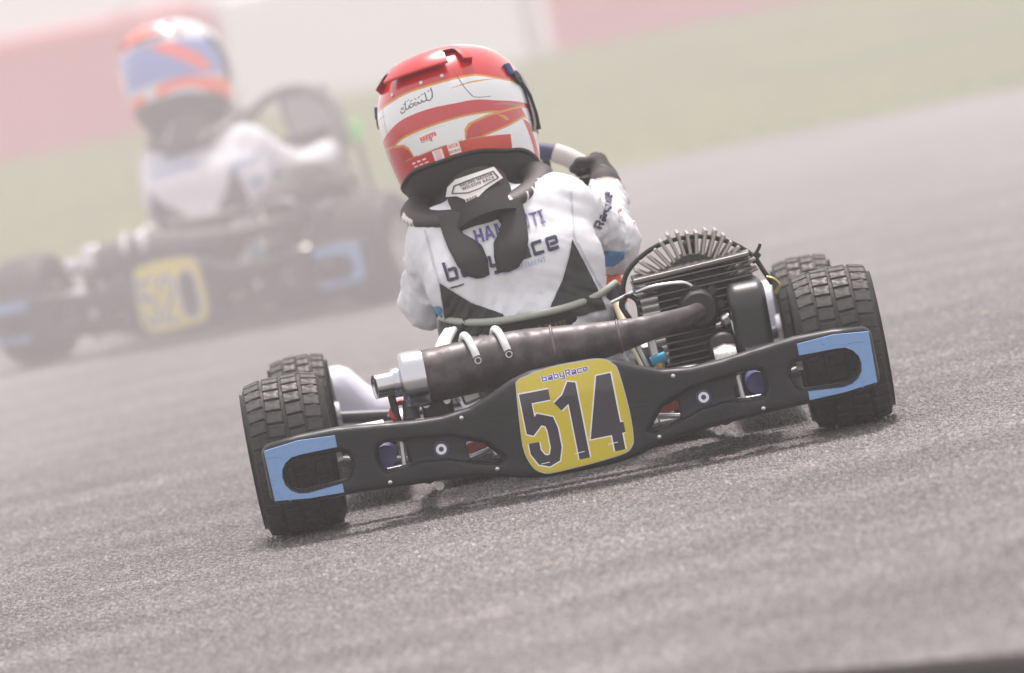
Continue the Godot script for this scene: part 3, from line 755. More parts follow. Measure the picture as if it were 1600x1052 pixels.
	for s: float in [-1.0, 1.0]:
		obj("stub_axle", tube([Vector3(0.4 * s, 0.1165, -0.95), Vector3(0.29 * s, 0.1, -0.95)], 0.011, 10), mats.frame, kart)
		obj("track_rod", tube([Vector3(0.3 * s, 0.1, -0.9), Vector3(0.02 * s, 0.1, -0.94)], 0.006, 8), mats.frame, kart)
	return kart

# ------------------------------------------------------------------ the driver
var bones := []

func set_bones(wide: bool) -> void:
	var V := func(x: float, y: float, z: float) -> Vector3: return Vector3(x, y, z)
	bones = [
		[V.call(-0.085, 0.15, -0.23), V.call(0.025, 0.15, -0.23), 0.085, 0.085],       # hips
		[V.call(-0.088, 0.25, -0.205), V.call(0.032, 0.25, -0.205), 0.072, 0.072],     # waist
		[V.call(-0.112, 0.335, -0.225), V.call(0.026, 0.34, -0.225), 0.078, 0.078],    # ribs
		[V.call(-0.122, 0.395, -0.26), V.call(0.022, 0.408, -0.26), 0.066, 0.066],     # shoulder blades
		[V.call(-0.07, 0.43, -0.275), V.call(-0.078, 0.49, -0.325), 0.052, 0.046],     # neck
		[V.call(-0.158, 0.405, -0.275), V.call(-0.183, 0.318, -0.345), 0.05, 0.043],   # left upper arm
		[V.call(-0.183, 0.318, -0.345), V.call(-0.14, 0.345, -0.56), 0.043, 0.03],     # left forearm
		[V.call(0.056, 0.42, -0.275), V.call(0.117, 0.342, -0.42), 0.05, 0.046],       # right upper arm
		[V.call(0.117, 0.342, -0.42), V.call(0.132, 0.415, -0.58), 0.044, 0.031],      # right forearm
		[V.call(-0.075, 0.14, -0.27), V.call(-0.115, 0.255, -0.6), 0.075, 0.052],      # thighs
		[V.call(0.015, 0.14, -0.27), V.call(0.075, 0.255, -0.6), 0.075, 0.052],
		[V.call(-0.115, 0.255, -0.6), V.call(-0.125, 0.115, -0.9), 0.05, 0.034],       # shins
		[V.call(0.075, 0.255, -0.6), V.call(0.115, 0.115, -0.9), 0.05, 0.034],
		[V.call(-0.08, 0.56, -0.385), V.call(-0.086, 0.62, -0.4), 0.075, 0.08],        # head, inside the helmet
	]
	if wide:      # the other driver sits broader, elbows out and hands low
		bones[2] = [V.call(-0.135, 0.325, -0.225), V.call(0.035, 0.33, -0.225), 0.078, 0.078]
		bones[3] = [V.call(-0.145, 0.39, -0.265), V.call(0.03, 0.395, -0.265), 0.066, 0.066]
		bones[4] = [V.call(-0.08, 0.43, -0.28), V.call(-0.11, 0.5, -0.33), 0.055, 0.05]
		bones[5] = [V.call(-0.178, 0.39, -0.28), V.call(-0.215, 0.305, -0.35), 0.05, 0.045]
		bones[6] = [V.call(-0.215, 0.305, -0.35), V.call(-0.14, 0.345, -0.56), 0.044, 0.03]
		bones[7] = [V.call(0.062, 0.395, -0.28), V.call(0.13, 0.315, -0.35), 0.05, 0.045]
		bones[8] = [V.call(0.13, 0.315, -0.35), V.call(0.128, 0.345, -0.57), 0.044, 0.031]
		bones[13] = [V.call(-0.115, 0.57, -0.37), V.call(-0.128, 0.635, -0.38), 0.075, 0.08]

func body_plain(p: Vector3) -> float:
	var d := 1.0
	for b in bones:
		d = smin(d, cap(p, b[0], b[1], b[2], b[3]), 0.034)
	return d

func body_sdf(p: Vector3) -> float:
	var d := body_plain(p)
	if absf(d) > 0.03: return d
	# cloth: rings of creases round the sleeves, long drawn folds across the back
	var w := 0.0
	var near_arm := 1.0
	for k in range(5, 9):
		var e: Array = bones[k]
		var ba: Vector3 = e[1] - e[0]
		var ea: Vector3 = e[0]
		var t := clampf((p - ea).dot(ba) / ba.length_squared(), 0.0, 1.0)
		var c: float = (p - ea - ba * t).length() - lerpf(e[2], e[3], t)
		var share := smoothstep(0.02, 0.0, c - d) * smoothstep(0.0, 0.25, t if k % 2 == 1 else 1.0)
		if share > 0.01:
			var along := t * ba.length() + 0.035 * fold.get_noise_3d(p.x * 130.0, p.y * 130.0, p.z * 130.0)
			var r := 1.0 - absf(fold.get_noise_2d(along * 330.0 + 40.0 * k, (p.x + p.y) * 45.0))
			w += share * (pow(r, 4.0) - 0.35) * 0.0085
			var r2 := 1.0 - absf(fold.get_noise_3d(p.x * 420.0, along * 900.0, p.z * 420.0 + 50.0))
			w += share * (pow(r2, 5.0) - 0.3) * 0.0024
			near_arm = minf(near_arm, c)
	var q := 1.0 - absf(fold.get_noise_2d(p.x * 55.0 + 7.0, p.y * 300.0 - p.x * 120.0 + absf(p.x + 0.03) * 260.0))
	w += (pow(q, 4.0) - 0.35) * (0.0024 + 0.0036 * smoothstep(0.33, 0.27, p.y)) * smoothstep(0.0, 0.03, near_arm)
	w += fold.get_noise_3d(p.x * 120.0, p.y * 120.0, p.z * 120.0) * 0.0025
	return d - w

func glove_mesh(wrist: Vector3, grip: Vector3, axis: Vector3, out: Vector3) -> ArrayMesh:
	# a hand closed round a bar through `grip` along `axis`; `out` points from the bar towards the back of the hand
	var parts := []
	axis = axis.normalized(); out = (out - axis * out.dot(axis)).normalized()
	var around := axis.cross(out)
	var palm := grip + out * 0.021
	parts.append([wrist, wrist.lerp(palm, 0.35), 0.029, 0.026])
	parts.append([wrist.lerp(palm, 0.4), palm + axis * 0.016, 0.021, 0.016]); parts.append([wrist.lerp(palm, 0.4), palm - axis * 0.016, 0.021, 0.016])
	for k in 4:
		var o: Vector3 = grip + axis * (0.0255 - 0.0165 * k)
		var lengths: float = [0.9, 1.0, 0.96, 0.82][k]
		var prev: Vector3 = o + out * 0.022 - around * 0.004
		for s in 4:
			var an := lerpf(0.15, 3.6 * lengths, (s + 1) / 4.0)
			var q: Vector3 = o + (out * cos(an) + around * sin(an)) * 0.0225
			parts.append([prev, q, 0.0092 - 0.0005 * s, 0.0088 - 0.0005 * s]); prev = q
	var tb := palm - around * 0.012 + axis * 0.018
	var tp := grip - around * 0.0225 + axis * 0.03 + out * 0.004
	parts.append([tb, tp, 0.0105, 0.0095]); parts.append([tp, grip - around * 0.012 + axis * 0.034 - out * 0.02, 0.0095, 0.008])
	var lo := wrist; var hi := wrist
	for e in parts:
		for q: Vector3 in [e[0], e[1]]: lo = lo.min(q); hi = hi.max(q)
	return nets(func(p: Vector3) -> float:
		var d := 1.0
		for i in parts.size():
			var e: Array = parts[i]
			d = smin(d, cap(p, e[0], e[1], e[2], e[3]), 0.012 if i < 3 else 0.004)
		return d, lo - Vector3.ONE * 0.035, hi + Vector3.ONE * 0.035, 0.0035)

const HT := 0.118
const HB := 0.118
func helmet_point(phi: float, y: float, lift := 0.0) -> Vector3:     # phi 0 is the back of the head
	var t := y / HT
	var r := pow(maxf(0.0, 1.0 - pow(absf(t), 2.35)), 1.0 / 2.35) if t > 0 else 1.0 - 0.13 * t * t
	var q := Vector3(0.1235 * r * sin(phi), y, 0.138 * r * cos(phi))
	if lift != 0.0: q += helmet_normal(phi, y) * lift
	return q

func helmet_normal(phi: float, y: float) -> Vector3:
	if y > 0.1168: return Vector3.UP
	var e := 0.001
	var a := helmet_point(phi + 0.02, y) - helmet_point(phi - 0.02, y)
	var b := helmet_point(phi, minf(y + e, 0.1179)) - helmet_point(phi, y - e)
	return a.cross(b).normalized()

func helmet_rim(phi: float) -> float:
	var d := absf(rad_to_deg(phi) - 6.0)
	return -0.0745 - 0.012 * smoothstep(24.0, 62.0, d) - 0.03 * smoothstep(62.0, 120.0, d)

func bands(img: Image, curve_hi: Array, curve_lo: Array, to: Callable, col: Color) -> void:
	var pts := PackedVector2Array()
	for p in smooth_2(curve_hi): pts.append(to.call(p.x, p.y))
	var lower := smooth_2(curve_lo); lower.reverse()
	for p in lower: pts.append(to.call(p.x, p.y))
	fill_poly(img, pts, col)

func smooth_2(list: Array) -> Array:
	var out := []
	for i in list.size() - 1:
		var p := [list[maxi(i - 1, 0)], list[i], list[i + 1], list[mini(i + 2, list.size() - 1)]]
		for k in 6: out.append(Vector2(p[1][0], p[1][1]).cubic_interpolate(Vector2(p[2][0], p[2][1]), Vector2(p[0][0], p[0][1]), Vector2(p[3][0], p[3][1]), k / 6.0))
	out.append(Vector2(list[-1][0], list[-1][1]))
	return out

func shift_y(c: Array, d: float) -> Array:
	var out := []
	for q in c: out.append([q[0], q[1] + d])
	return out

const HW := 1800
const HH := 760
func helmet_uv(phi: float, y: float) -> Vector2:
	return Vector2(phi / TAU + 0.5, (HT - y) / 0.252)

func helmet_picture_red() -> Image:
	var img := Image.create(HW, HH, false, Image.FORMAT_RGB8)
	var white := Color(0.86, 0.86, 0.88); var red := Color(0.73, 0.11, 0.13); var gold := Color(0.78, 0.52, 0.10); var dark := Color(0.2, 0.18, 0.2); var deep := Color(0.68, 0.09, 0.1)
	img.fill(white)
	var to := func(deg: float, y: float) -> Vector2: var q := helmet_uv(deg_to_rad(deg), y); return Vector2(q.x * HW, q.y * HH)
	var line1 := [[-180, 0.0], [-120, 0.012], [-64, 0.03], [-50, 0.042], [-25, 0.047], [-7, 0.0515], [16, 0.0515], [46, 0.05], [56, 0.046], [80, 0.03], [126, 0.012], [180, 0.0]]
	bands(img, [[-180, 0.12], [180, 0.12]], line1, to, red)
	bands(img, line1, shift_y(line1, -0.0036), to, gold)
	# pale flashes over the crown
	bands(img, [[38, 0.1165], [70, 0.112], [110, 0.09], [150, 0.06]], [[38, 0.1155], [70, 0.108], [110, 0.082], [150, 0.05]], to, white)
	bands(img, [[60, 0.104], [90, 0.094], [130, 0.06]], [[60, 0.1025], [90, 0.09], [130, 0.054]], to, gold)
	bands(img, [[-150, 0.06], [-90, 0.09], [-40, 0.112]], [[-150, 0.05], [-90, 0.084], [-40, 0.1105]], to, white)
	# thin gold whiskers in the white band
	bands(img, [[30, 0.035], [48, 0.0375], [70, 0.033]], [[30, 0.0343], [48, 0.035], [70, 0.0325]], to, gold)
	bands(img, [[-68, 0.02], [-52, 0.028], [-34, 0.03]], [[-68, 0.0195], [-52, 0.0255], [-34, 0.0292]], to, gold)
	var top := [[-120, -0.02], [-71, -0.012], [-50, -0.005], [-37, 0.0], [-15, 0.0105], [9, 0.0125], [29, 0.009], [46, 0.006], [63, -0.003], [87, -0.011], [120, -0.02]]
	var bot := [[-120, -0.05], [-71, -0.036], [-50, -0.031], [-40, -0.0265], [-22, -0.017], [-6, -0.0145], [19, -0.013], [35, -0.0135], [50, -0.016], [64, -0.021], [87, -0.034], [120, -0.05]]
	bands(img, top, bot, to, red)
	bands(img, bot, shift_y(bot, -0.0032), to, gold)
	bands(img, [[58, -0.0075], [70, -0.008], [84, -0.0155]], [[58, -0.0085], [70, -0.0125], [84, -0.0185]], to, Color(0.62, 0.4, 0.36))
	# swoosh under the stripe
	for s: float in [1.0, -1.0]:
		var f := func(list: Array) -> PackedVector2Array:
			var o := PackedVector2Array()
			for q in list: o.append(to.call(q[0] if s > 0 else 14.0 - q[0], q[1]))
			return o
		fill_poly(img, f.call([[31, -0.036], [35, -0.028], [50, -0.022], [66, -0.02], [90, -0.016], [92, -0.034], [66, -0.048], [43, -0.056], [29, -0.054]]), gold)
		fill_poly(img, f.call([[33, -0.038], [37, -0.031], [51, -0.0255], [66, -0.0235], [89, -0.0195], [90, -0.032], [64, -0.0455], [41, -0.0535], [30, -0.0525]]), red)
		fill_poly(img, f.call([[32.5, -0.0395], [41, -0.034], [45, -0.037], [43, -0.053], [30, -0.0525]]), deep)
		fill_poly(img, f.call([[58, -0.0235], [66, -0.029], [69, -0.037], [66, -0.038], [62, -0.03]]), gold)
		# lower red, with the white wedge by the cheek
		fill_poly(img, f.call([[26, -0.0525], [44, -0.0555], [67, -0.0605], [66, -0.09], [26, -0.09]]), red)
		fill_poly(img, f.call([[84, -0.038], [92, -0.045], [112, -0.115], [104, -0.13], [95, -0.092]]), red)
		fill_poly(img, f.call([[110, -0.03], [180, -0.03], [190, -0.135], [112, -0.135]]), deep)
	fill_poly(img, PackedVector2Array([to.call(-41, -0.034), to.call(-24, -0.056), to.call(-10, -0.0545), to.call(13, -0.0525), to.call(27, -0.0525), to.call(27, -0.1), to.call(-60, -0.11), to.call(-60, -0.04)]), Color(0.72, 0.1, 0.13))
	stroke(img, PackedVector2Array([to.call(-41, -0.037), to.call(-33, -0.046), to.call(-24, -0.058)]), 9.0, Color(0.55, 0.33, 0.2), true)
	stroke(img, PackedVector2Array([to.call(-22, -0.055), to.call(0, -0.0525), to.call(27, -0.051)]), 2.5, Color(0.5, 0.46, 0.5))
	stroke(img, PackedVector2Array([to.call(-14, -0.021), to.call(8, -0.0195), to.call(18, -0.0215)]), 2.5, Color(0.72, 0.72, 0.77))
	# outline of the spoiler's legs
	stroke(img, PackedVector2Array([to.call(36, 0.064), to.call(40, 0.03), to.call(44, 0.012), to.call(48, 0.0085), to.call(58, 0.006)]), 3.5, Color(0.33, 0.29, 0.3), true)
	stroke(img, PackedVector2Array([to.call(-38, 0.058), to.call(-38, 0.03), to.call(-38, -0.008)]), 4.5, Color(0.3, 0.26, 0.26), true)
	# stickers
	for e in [[19.3, -0.0605, 9.6, 0.0185], [5.8, -0.0638, 8.4, 0.0175]]:
		fill_poly(img, PackedVector2Array([to.call(e[0] - e[2] / 2, e[1] + e[3] / 2), to.call(e[0] + e[2] / 2, e[1] + e[3] / 2), to.call(e[0] + e[2] / 2, e[1] - e[3] / 2), to.call(e[0] - e[2] / 2, e[1] - e[3] / 2)]), Color(0.9, 0.86, 0.88))
	var pink := Color(0.78, 0.2, 0.34)
	var wsk := text_tris("WSK"); var sx := 42.0 / text_width(wsk)
	draw_text(img, wsk, to.call(15.0, -0.0598), Vector2(sx, 0), Vector2(0, -20), pink)
	var small := text_tris("EURO"); sx = 42.0 / text_width(small)
	draw_text(img, small, to.call(15.0, -0.0672), Vector2(sx, 0), Vector2(0, -13), Color(0.35, 0.25, 0.4))
	var c0: Vector2 = to.call(5.8, -0.0638)
	for k in 5: stroke(img, PackedVector2Array([c0 + Vector2(-13, -18 + k * 9), c0 + Vector2(13, -18 + k * 9)]), 4.0, Color(0.84, 0.5, 0.56))
	for k in 3:
		for j in 3: stroke(img, PackedVector2Array([to.call(-20.0 + j * 5.6 + k * 1.1, -0.0625 - k * 0.006), to.call(-16.4 + j * 5.6 + k * 1.1, -0.0622 - k * 0.006)]), 8.0 if k == 0 else 6.0, Color(0.9, 0.84, 0.86))
	var c1: Vector2 = to.call(2.5, -0.031)
	fill_poly(img, PackedVector2Array([c1 + Vector2(-34, -10), c1 + Vector2(32, -16), c1 + Vector2(36, 4), c1 + Vector2(14, 6), c1 + Vector2(12, 22), c1 + Vector2(2, 8), c1 + Vector2(-34, 10)]), Color(0.82, 0.14, 0.2))
	for k in 5: stroke(img, PackedVector2Array([c1 + Vector2(-26 + k * 12, 5), c1 + Vector2(-22 + k * 12, -9)]), 3.0, white)
	stroke(img, PackedVector2Array([c1 + Vector2(-34, 14), c1 + Vector2(2, 14), c1 + Vector2(12, 26)]), 3.0, Color(0.35, 0.25, 0.3))
	fill_poly(img, PackedVector2Array([to.call(86, -0.02), to.call(96, -0.022), to.call(100, -0.04), to.call(91, -0.041)]), Color(0.82, 0.82, 0.86))
	# brush lettering on the white band
	var ink := Color(0.2, 0.18, 0.22)
	var s0: Vector2 = to.call(1.0, 0.0305)
	for st in [[[[62, -38], [64, -12], [60, 10], [50, 20], [40, 14]], 5.0], [[[40, 14], [38, -26]], 4.5], [[[40, 10], [26, 16], [20, 2]], 5.0], [[[20, 12], [12, 17], [6, 4]], 4.5], [[[6, 12], [-2, 18], [-10, 10], [-6, 2], [2, 6]], 4.5], [[[-10, 12], [-24, 18], [-32, 8], [-22, 0], [-12, 4]], 5.0], [[[-30, 14], [-40, 20], [-46, 4], [-42, -24]], 4.5], [[[-46, 12], [-56, 26], [-66, 26], [-70, 14]], 5.0], [[[-60, 10], [-54, 4], [-60, -2], [-66, 6]], 4.0], [[[-22, -12], [-14, -16]], 4.0], [[[10, -14], [18, -18]], 4.0], [[[24, -22], [32, -24]], 3.5], [[[-4, -20], [2, -10]], 3.0], [[[-52, -10], [-46, -14]], 4.0], [[[50, -24], [54, -30]], 3.5], [[[-34, -18], [-26, -26]], 3.0]]:
		var pts := PackedVector2Array()
		for q in st[0]: pts.append(s0 + Vector2(q[0] * 1.12, q[1] * 1.0 - q[0] * 0.08))
		stroke(img, pts, st[1] * 1.05, ink, true)
	return img

func helmet_picture_orange() -> Image:
	var img := Image.create(HW / 2, HH / 2, false, Image.FORMAT_RGB8)
	var white := Color(0.86, 0.86, 0.88); var orange := Color(1.0, 0.28, 0.03); var blue := Color(0.42, 0.5, 0.78)
	img.fill(white)
	var to := func(deg: float, y: float) -> Vector2: var q := helmet_uv(deg_to_rad(deg), y); return Vector2(q.x * HW / 2, q.y * HH / 2)
	bands(img, [[-180, 0.05], [-60, 0.056], [0, 0.06], [60, 0.05], [180, 0.03]], [[-180, -0.05], [-60, -0.04], [0, -0.035], [60, -0.04], [180, -0.05]], to, blue)
	bands(img, [[-120, 0.07], [-60, 0.086], [-10, 0.098], [25, 0.094]], [[-120, 0.045], [-60, 0.056], [-10, 0.068], [25, 0.076]], to, orange)
	fill_poly(img, PackedVector2Array([to.call(10, 0.052), to.call(34, 0.055), to.call(60, 0.02), to.call(80, -0.03), to.call(62, -0.03), to.call(40, 0.01)]), orange)
	fill_poly(img, PackedVector2Array([to.call(-60, 0.02), to.call(-40, 0.03), to.call(-36, -0.03), to.call(-52, -0.035)]), white)
	bands(img, [[-180, -0.07], [-60, -0.06], [0, -0.044], [40, -0.036], [80, -0.05], [180, -0.07]], [[-180, -0.13], [-60, -0.11], [0, -0.075], [40, -0.06], [80, -0.09], [180, -0.13]], to, orange)
	fill_poly(img, PackedVector2Array([to.call(-8, -0.036), to.call(8, -0.034), to.call(4, -0.07), to.call(-12, -0.075)]), white)
	return img

func helmet_sheet(f: Callable, phis: Array, rows: int) -> ArrayMesh:    # f(phi, s) -> [phi, y, lift]
	var v := PackedVector3Array(); var n := PackedVector3Array(); var ix := PackedInt32Array(); var uv := PackedVector2Array()
	for i in phis.size():
		for j in rows + 1:
			var q: Array = f.call(phis[i], float(j) / rows)
			v.append(helmet_point(q[0], q[1], q[2])); n.append(helmet_normal(q[0], q[1])); uv.append(helmet_uv(q[0], q[1]))
	for i in phis.size() - 1:
		for j in rows:
			var o := i * (rows + 1) + j
			ix.append_array([o, o + 1, o + rows + 1, o + 1, o + rows + 2, o + rows + 1])
	return build(v, n, ix, uv)

func arc(a: float, b: float, steps: int) -> Array:
	var out := []
	for k in steps + 1: out.append(deg_to_rad(lerpf(a, b, float(k) / steps)))
	return out

func make_helmet(person: Node3D, at: Vector3, turn: Basis, paint: Material, near: bool) -> void:
	var h := node("helmet", person, at)
	h.basis = turn
	obj("shell", helmet_sheet(func(p: float, s: float) -> Array: return [p, lerpf(0.11795, helmet_rim(p), pow(s, 1.0) if s > 0.3 else s * s / 0.3), 0.0], arc(-180, 180, 96), 40), paint, h)
	var rim := []
	for p in arc(-180, 180, 72): rim.append(helmet_point(p, helmet_rim(p), -0.001))
	rim.pop_back()
	obj("edge_trim", tube(rim, 0.0035, 8, true), mats.soot, h)
	# padding that closes the shell below
	var v := PackedVector3Array(); var n := PackedVector3Array(); var ix := PackedInt32Array()
	var prof := [[0.985, 0.004, 0.2], [0.975, -0.006, 0.5], [0.95, -0.018, 0.3], [0.9, -0.03, 0.0], [0.82, -0.046, -0.4], [0.62, -0.058, -0.9], [0.3, -0.05, -1.0]]
	for k in prof.size():
		for p in arc(-180, 180, 60):
			var q := helmet_point(p, helmet_rim(p))
			v.append(Vector3(q.x * prof[k][0], q.y + prof[k][1], q.z * prof[k][0]))
			n.append(Vector3(sin(p) * (1.0 + prof[k][2]), prof[k][2] - 0.6, cos(p) * (1.0 + prof[k][2])).normalized())
	for k in prof.size() - 1:
		for s in 60:
			var o := k * 61 + s
			ix.append_array([o, o + 1, o + 61, o + 1, o + 62, o + 61])
	obj("neck_roll", build(v, n, ix), mats.neck_cloth, h)
	obj("visor", helmet_sheet(func(p: float, s: float) -> Array: return [p, lerpf(0.045, -0.06, s), 0.0045 - 0.003 * pow(absf(2.0 * s - 1.0), 6.0)], arc(97, 263, 40), 10), mats.visor, h)
	for s: float in [1.0, -1.0]:
		var c := deg_to_rad(6.0 + 86.0 * s)
		obj("visor_pivot", tube([helmet_point(c, 0.03, -0.004), helmet_point(c, 0.03, 0.006)], 0.011, 16), mats.soot, h)
		obj("visor_arm", tube([helmet_point(c, 0.03, 0.003), helmet_point(deg_to_rad(6.0 + 97.0 * s), 0.0, 0.003), helmet_point(deg_to_rad(6.0 + 103.0 * s), -0.03, 0.003), helmet_point(deg_to_rad(6.0 + 105.0 * s), -0.056, 0.003)], 0.005, 8), mats.soot, h)
		obj("visor_clip", rbox(Vector3(0.008, 0.022, 0.014), 0.003), mats.navy, h, helmet_point(deg_to_rad(6.0 + 80.0 * s), 0.045, 0.003), Vector3(0, -14 * s, 12 * s))
	# rear spoiler: a folded plate that stands off the crown, open at both ends
	var sp := node("spoiler", h)
	for e: Array in [[-46.0, 54.0, 0.0, 0.42], [-25.0, 33.0, 0.42, 1.0], [-46.0, -38.0, 0.42, 1.0], [46.0, 54.0, 0.42, 1.0]]:
		for k in 2:
			var f := func(p: float, s: float) -> Array:
				var d := absf(rad_to_deg(p) - 4.0)
				var t := lerpf(e[2], e[3], s)
				var up := lerpf(0.0005, 0.017, pow(t, 0.8)) * (1.0 - 0.35 * smoothstep(34.0, 50.0, d))
				return [p, lerpf(0.1135, 0.0705, t), up - 0.0045 * k]
			obj("plate" if k == 0 else "plate_underside", helmet_sheet(f, arc(e[0], e[1], maxi(4, int((e[1] - e[0]) / 2))), 6), paint if k == 0 else mats.helmet_red, sp)
	for dg: float in [-46.0, 54.0]:
		var p := deg_to_rad(dg)
		var q := PackedVector3Array([helmet_point(p, 0.1125, -0.001), helmet_point(p, 0.066, -0.001), helmet_point(p, 0.0705, 0.0112), helmet_point(p, 0.09, 0.0075)])
		var nn := (q[1] - q[0]).cross(q[2] - q[0]).normalized()
		obj("end_plate", build(q, PackedVector3Array([nn, nn, nn, nn]), PackedInt32Array([0, 1, 2, 0, 2, 3])), mats.helmet_red, sp)
	var lip := []
	for p in arc(-25, 33, 24): lip.append(helmet_point(p, 0.0705, 0.0145))
	obj("trailing_lip", tube(lip, 0.0024, 8), mats.helmet_red, sp)
	if near:
		for e in [[8.0, 0.058], [-22.0, 0.056], [26.0, 0.059]]:
			obj("rivet", tube([helmet_point(deg_to_rad(e[0]), e[1], -0.001), helmet_point(deg_to_rad(e[0]), e[1], 0.0016)], 0.0032, 10), mats.silver, h)

func collar_picture() -> Image:
	var img := Image.create(768, 96, false, Image.FORMAT_RGB8)
	var black := Color(0.2, 0.175, 0.18); var white := Color(0.8, 0.78, 0.77)
	img.fill(black)
	# right of the nape: white slashes on black; left: a white panel with print (u runs once round, 0.5 is the nape)
	for k in 4: stroke(img, PackedVector2Array([Vector2(244 + k * 16, 66 - k * 2), Vector2(262 + k * 16, 40 - k * 4)]), 3.4, white)
	fill_poly(img, PackedVector2Array([Vector2(322, 70), Vector2(326, 26), Vector2(346, 30), Vector2(342, 74)]), white)
	fill_poly(img, PackedVector2Array([Vector2(506, 24), Vector2(556, 16), Vector2(562, 60), Vector2(516, 56)]), white)
	for k in 3: stroke(img, PackedVector2Array([Vector2(518 + k * 13, 50), Vector2(524 + k * 13, 34)]), 3.0, Color(0.3, 0.26, 0.28))
	return img

func make_person(called: String, near: bool) -> Node3D:
	var who := node(called, self)
	obj("body", nets(body_sdf, Vector3(-0.26, 0.04, -1.0), Vector3(0.2, 0.72, -0.1), 0.0062 if near else 0.011), mats.suit, who)
	var Z := Vector3(0, 0, -1)
	var face := func(polys: Array, material: Material, name_: String, h := 0.0024, at := Vector3(0, 0, -0.08), right := Vector3.RIGHT, up := Vector3.UP, into := Vector3(0, 0, -1), fine := 0.006) -> MeshInstance3D:
		return obj(name_, press(body_sdf, polys, at, right, up, into, func(_p: Vector2) -> float: return h, fine), material, who)
	# dark panels either side of the waist
	for e in [[[-0.164, 0.344], [-0.146, 0.327], [-0.12, 0.303], [-0.075, 0.276], [-0.07, 0.25], [-0.17, 0.25], [-0.166, 0.3]], [[0.058, 0.371], [0.05, 0.35], [0.03, 0.31], [0.004, 0.274], [0.0, 0.25], [0.09, 0.25], [0.082, 0.285], [0.07, 0.33]]]:
		var poly := PackedVector2Array()
		for q in e: poly.append(Vector2(q[0], q[1]))
		face.call([poly], mats.suit_dark, "side_panel")
	# seams of the back
	for line in [[[-0.172, 0.43], [-0.165, 0.34], [-0.168, 0.26]], [[0.072, 0.445], [0.062, 0.375], [0.094, 0.27]]]:
		var pts := PackedVector2Array()
		for q in line: pts.append(Vector2(q[0], q[1]))
		face.call(Geometry2D.offset_polyline(pts, 0.0011, Geometry2D.JOIN_ROUND, Geometry2D.END_BUTT), mats.stitch, "seam", 0.002)
	# lettering
	var right := Vector3(cos(0.1), sin(0.1), 0); var up := Vector3(-sin(0.1), cos(0.1), 0)
	if near:
		var word := []
		for poly in square_polys("babyRace"): word.append(poly)
		face.call(word, mats.ink, "lettering", 0.0024, Vector3(-0.151, 0.3425, -0.08), right * 0.0198, up * 0.0222, Z, 0.005)
		var name_tris := text_tris("HAMOUTI", 700)
		face.call(tri_list(name_tris), mats.ink_violet, "lettering", 0.0024, Vector3(-0.094, 0.393, -0.08), right * (0.117 / maxf(0.1, text_width(name_tris))), up * 0.0215, Z, 0.006)
		var sub := text_tris("DEPARTMENT", 400)
		face.call(tri_list(sub), mats.ink_pale, "lettering", 0.0024, Vector3(-0.06, 0.338, -0.08), right * (0.072 / maxf(0.1, text_width(sub))), up * 0.0085, Z, 0.006)
		var bar := PackedVector2Array([Vector2(-0.149, 0.334), Vector2(-0.126, 0.3365), Vector2(-0.126, 0.334), Vector2(-0.149, 0.3315)])
		face.call([bar], mats.ink, "lettering")
		# the word down the right forearm
		var arm_up := Vector3(-0.25, 0.2, -0.05).normalized(); var arm_right := Vector3(0.2, 0.25, 0).normalized()
		face.call(square_polys("Race", 0.3), mats.ink, "sleeve_lettering", 0.0024, Vector3(0.108, 0.372, -0.3), arm_right * 0.0115, arm_up * 0.0125, Z, 0.004)
		var red_dash := PackedVector2Array([Vector2(0.139, 0.392), Vector2(0.147, 0.394), Vector2(0.149, 0.388), Vector2(0.141, 0.387)])
		face.call([red_dash], mats.red_hose, "sleeve_mark", 0.0024, Vector3(0, 0, -0.25))
	else:
		for e in [[-0.16, 0.4, 0.09], [-0.16, 0.375, 0.12], [0.04, 0.36, 0.06]]:
			var bar := PackedVector2Array([Vector2(e[0], e[1]), Vector2(e[0] + e[2], e[1] + 0.01), Vector2(e[0] + e[2], e[1] + 0.025), Vector2(e[0], e[1] + 0.012)])
			face.call([bar], mats.ink_pale, "lettering", 0.0024)
	# blue elbow panels
	var el := PackedVector2Array([Vector2(0.092, 0.334), Vector2(0.112, 0.334), Vector2(0.14, 0.326), Vector2(0.137, 0.314), Vector2(0.118, 0.307), Vector2(0.1, 0.311), Vector2(0.09, 0.32)])
	face.call([el], mats.blue_panel, "elbow_panel", 0.0026, Vector3(0, 0, -0.3))
	var el2 := PackedVector2Array([Vector2(-0.184, 0.306), Vector2(-0.172, 0.307), Vector2(-0.168, 0.298), Vector2(-0.172, 0.287), Vector2(-0.182, 0.284)])
	face.call([el2], mats.blue_panel, "elbow_panel", 0.0026, Vector3(0, 0, -0.22))
	# gloves on the wheel
	var low := Vector3.ZERO if near else Vector3(0, -0.07, 0.0)
	var gl := obj("glove", glove_mesh(Vector3(0.132, 0.412, -0.575) + low, Vector3(0.122, 0.443, -0.645) + low, Vector3(-0.35, 0.8, -0.3), Vector3(0.75, 0.45, 0.55)), mats.glove, who)
	obj("cuff", tube([Vector3(0.1315, 0.405, -0.567) + low, Vector3(0.132, 0.417, -0.584) + low], [0.0345, 0.033], 20, false, false), mats.glove_trim, gl)
	if near: obj("piping", tube(smooth([Vector3(0.119, 0.455, -0.617), Vector3(0.131, 0.462, -0.61), Vector3(0.145, 0.455, -0.606), Vector3(0.15, 0.44, -0.598), Vector3(0.143, 0.433, -0.588)]), 0.0016, 6), mats.glove_trim, gl)
	obj("glove", glove_mesh(Vector3(-0.14, 0.345, -0.56), Vector3(-0.125, 0.335, -0.64), Vector3(0.2, 0.85, -0.3), Vector3(-0.75, 0.1, 0.6)), mats.glove, who)
